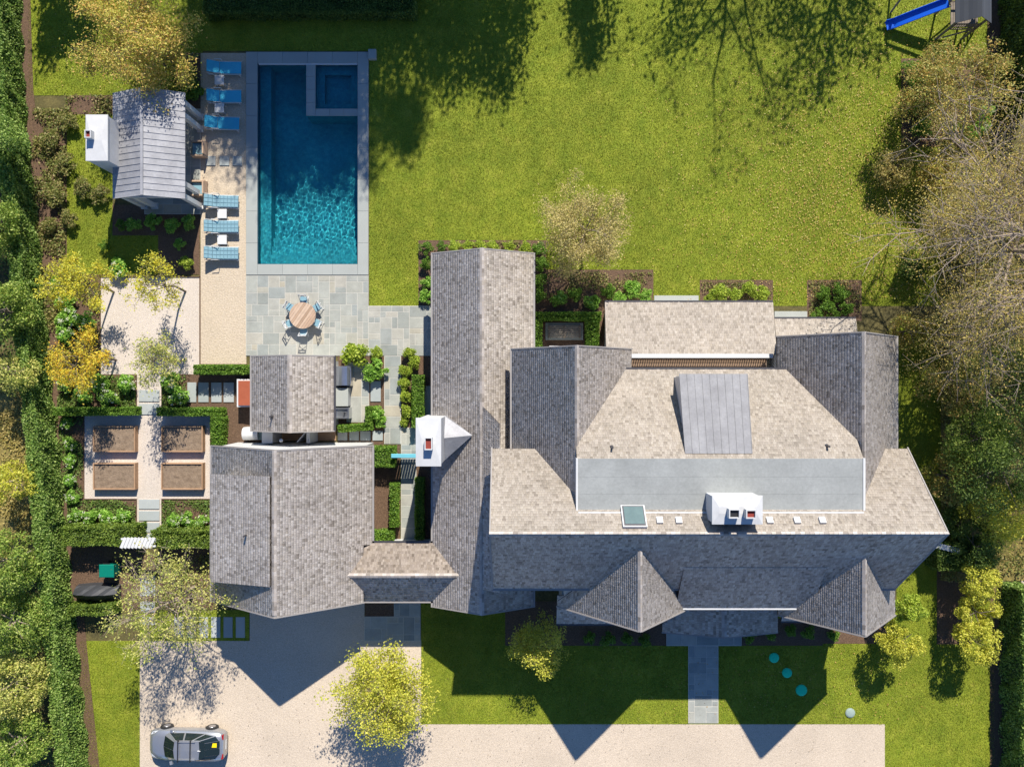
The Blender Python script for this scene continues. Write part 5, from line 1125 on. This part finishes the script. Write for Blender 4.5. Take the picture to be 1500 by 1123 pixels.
for i, (bx, by, m, l) in enumerate([(272,427,'yellowleaf','young yellow leaved tree at north east corner of gravel court'),(167,428,'yellowleaf','young yellow leaved tree at north west corner of gravel court'),(271,527,'palegreen','young sparse tree at south east corner of gravel court'),(170,527,'orangeleaf','young orange leaved tree at south west corner of gravel court')]):
    p = W(bx, by); make_tree('young_tree', (p.x, p.y, .014), l, 'tree', 4.8, 1.45, 2.2, m, 2600 if i % 2 == 0 else 5200, .11, 20+i, tr=.07, spread=.10, group='young trees at the corners of the gravel court', lean=(-.35 if i % 2 == 0 else -.6, 0), nl=6, tw=7)
for i, (px, py, r, m, l) in enumerate([(1317,941,31,'goldleaf','round yellow shrub tree in front of the right front gable'),(1327,890,22,'lime','narrow yellow green shrub tree along the east house wall'),(1432,848,31,'goldleaf','northernmost of three yellow shrub trees by east hedge'),(1432,897,28,'goldleaf','middle of three yellow shrub trees by east hedge'),(1428,939,31,'goldleaf','southernmost of three yellow shrub trees by east hedge')]):
    make_mass_tree('yellow_shrub_tree', at(px, py, 1.9), l, 'tree', 3.0, r/PPM*.88, m, 5500, .115, 40+i, nclump=26, rz=1.0, tr=.05, group='yellow shrub trees beside the front lawn', cs=.34)
for i, (px, py, h, r, m, n, l) in enumerate([(1432,640,4.5,1.7,'treegreen',3800,'bright green tree in the eastern woodland strip'),(1462,755,4.0,1.5,'goldleaf',3000,'yellow green sapling in front of the dark east trees'),(1470,690,6.5,2.4,'treedark',6500,'dark tree behind the yellow green sapling'),
        (1400,560,4.2,1.7,'bronzeleaf',3600,'bronze bush tree near the east rear wing'),(1475,580,6.0,2.6,'treedark',6500,'dark evergreen below the great bare tree'),(1395,700,3.2,1.3,'bronzeleaf',2400,'small brown green tree close to the east gable end'),(1430,800,3.0,1.3,'treedark',2400,'dark shrub tree north of the yellow trees'),(1405,770,2.2,1.0,'treedark',1800,'low dark bush beside the white side gate'),
        (1330,485,2.2,1.0,'bronzeleaf',1500,'small bronze bush north of the east rear wing'),(1400,480,3.0,1.6,'straw',2600,'straw leaved bush below the great bare tree'),(1335,395,1.3,.6,'treedark',1300,'dark bush on lawn edge under the great bare tree'),(1310,245,1.8,1.0,'straw',1600,'straw leaved bush at lawn edge under bare branches'),(1372,255,2.2,1.1,'autumn',2200,'golden bush between bronze leaved tree and bare branches'),(1400,330,3.2,1.7,'straw',3200,'straw leaved small tree under the great bare tree')]):
    make_mass_tree('woodland_tree', at(px, py, h*.6), l, 'tree', h, r, m, n*2, .125, 60+i, nclump=30, tr=.08, group='woodland trees on the east side')
for i, (px, py, h, r, m, n, l) in enumerate([(-22,330,5.0,1.4,'treegreen',4200,'leafy green tree beyond the hedge west of pool house'),(-6,455,5.0,1.5,'treegreen',4600,'leafy green tree beyond the hedge west of gravel court'),(20,545,4.0,1.0,'palegreen',1700,'sparse tree beyond the hedge north of straw patch'),(15,705,4.0,1.1,'goldleaf',1900,'sparse tree beyond the hedge amid straw coloured leaves'),
        (10,820,4.5,1.5,'treegreen',5200,'bushy tree beyond the hedge level with the green bin'),(12,915,4.5,1.6,'treegreen',5600,'bushy tree beyond the hedge level with driveway tree'),(14,1005,4.5,1.6,'palegreen',5200,'bushy pale twigged tree beyond the hedge at south west'),(22,1090,4.5,1.6,'treegreen',5000,'tree beyond the hedge in the south west corner'),(-18,200,5.0,1.5,'privet',4000,'dark green tree beyond the hedge at north west')]):
    make_mass_tree('boundary_tree', at(px, py, h*.65), l, 'tree', h, r, m, n*2, .13, 80+i, nclump=34, tr=.11, group='trees beyond the west hedge', bark='bark_pale')
# tall trees north of the frame: only their shade reaches the lawn and pool
for i, (x, y, h, r, fork, m, n, sp, l) in enumerate([(-.9,31.0,11.0,4.3,3,'treegreen',15000,.13,'tall leafy tree north of the lawn casting the dense shade'),(14.2,31.5,13.0,6.2,4,'treegreen',2000,.07,'thinly leaved tree north of the lawn casting branch shade'),(6.4,30.0,10.5,1.6,4,'treedark',3000,.2,'narrow dark tree north of the lawn'),
        (-9.6,35.0,20.5,5.0,8,'treegreen',42000,.17,'very tall leafy tree north of the pool shading it'),(-3.0,33.0,19.0,2.6,8,'treegreen',7000,.16,'tall tree north of pool shading its east lawn strip'),(20.5,30,11,3.6,4,'treegreen',2500,.12,'thin tree north of the play tower'),(-24.6,27.5,7.5,1.9,3,'treegreen',5000,.16,'small leafy tree north of the west lawn'),(-14.2,33.0,16.5,3.2,7,'treegreen',13000,.16,'tall tree north of the loungers shading them')]):
    make_tree('shade_tree', (x, y, .01), l, 'tree', h, r, fork, m, n, .26, 120+i, tr=.25, spread=sp, group='tall trees north of the garden', nl=7, tw=7)
hedge('shade_screen', [(-15.8, 29.0), (-5.6, 29.0)], 2.0, 9.0, 'treedark', 'unseen tall evergreen screen added to shade the lawn north of the pool', leaf=.3, dens=60, seed=140, rough=.25)  # added out of view, placed so its straight shade edge falls by the pool
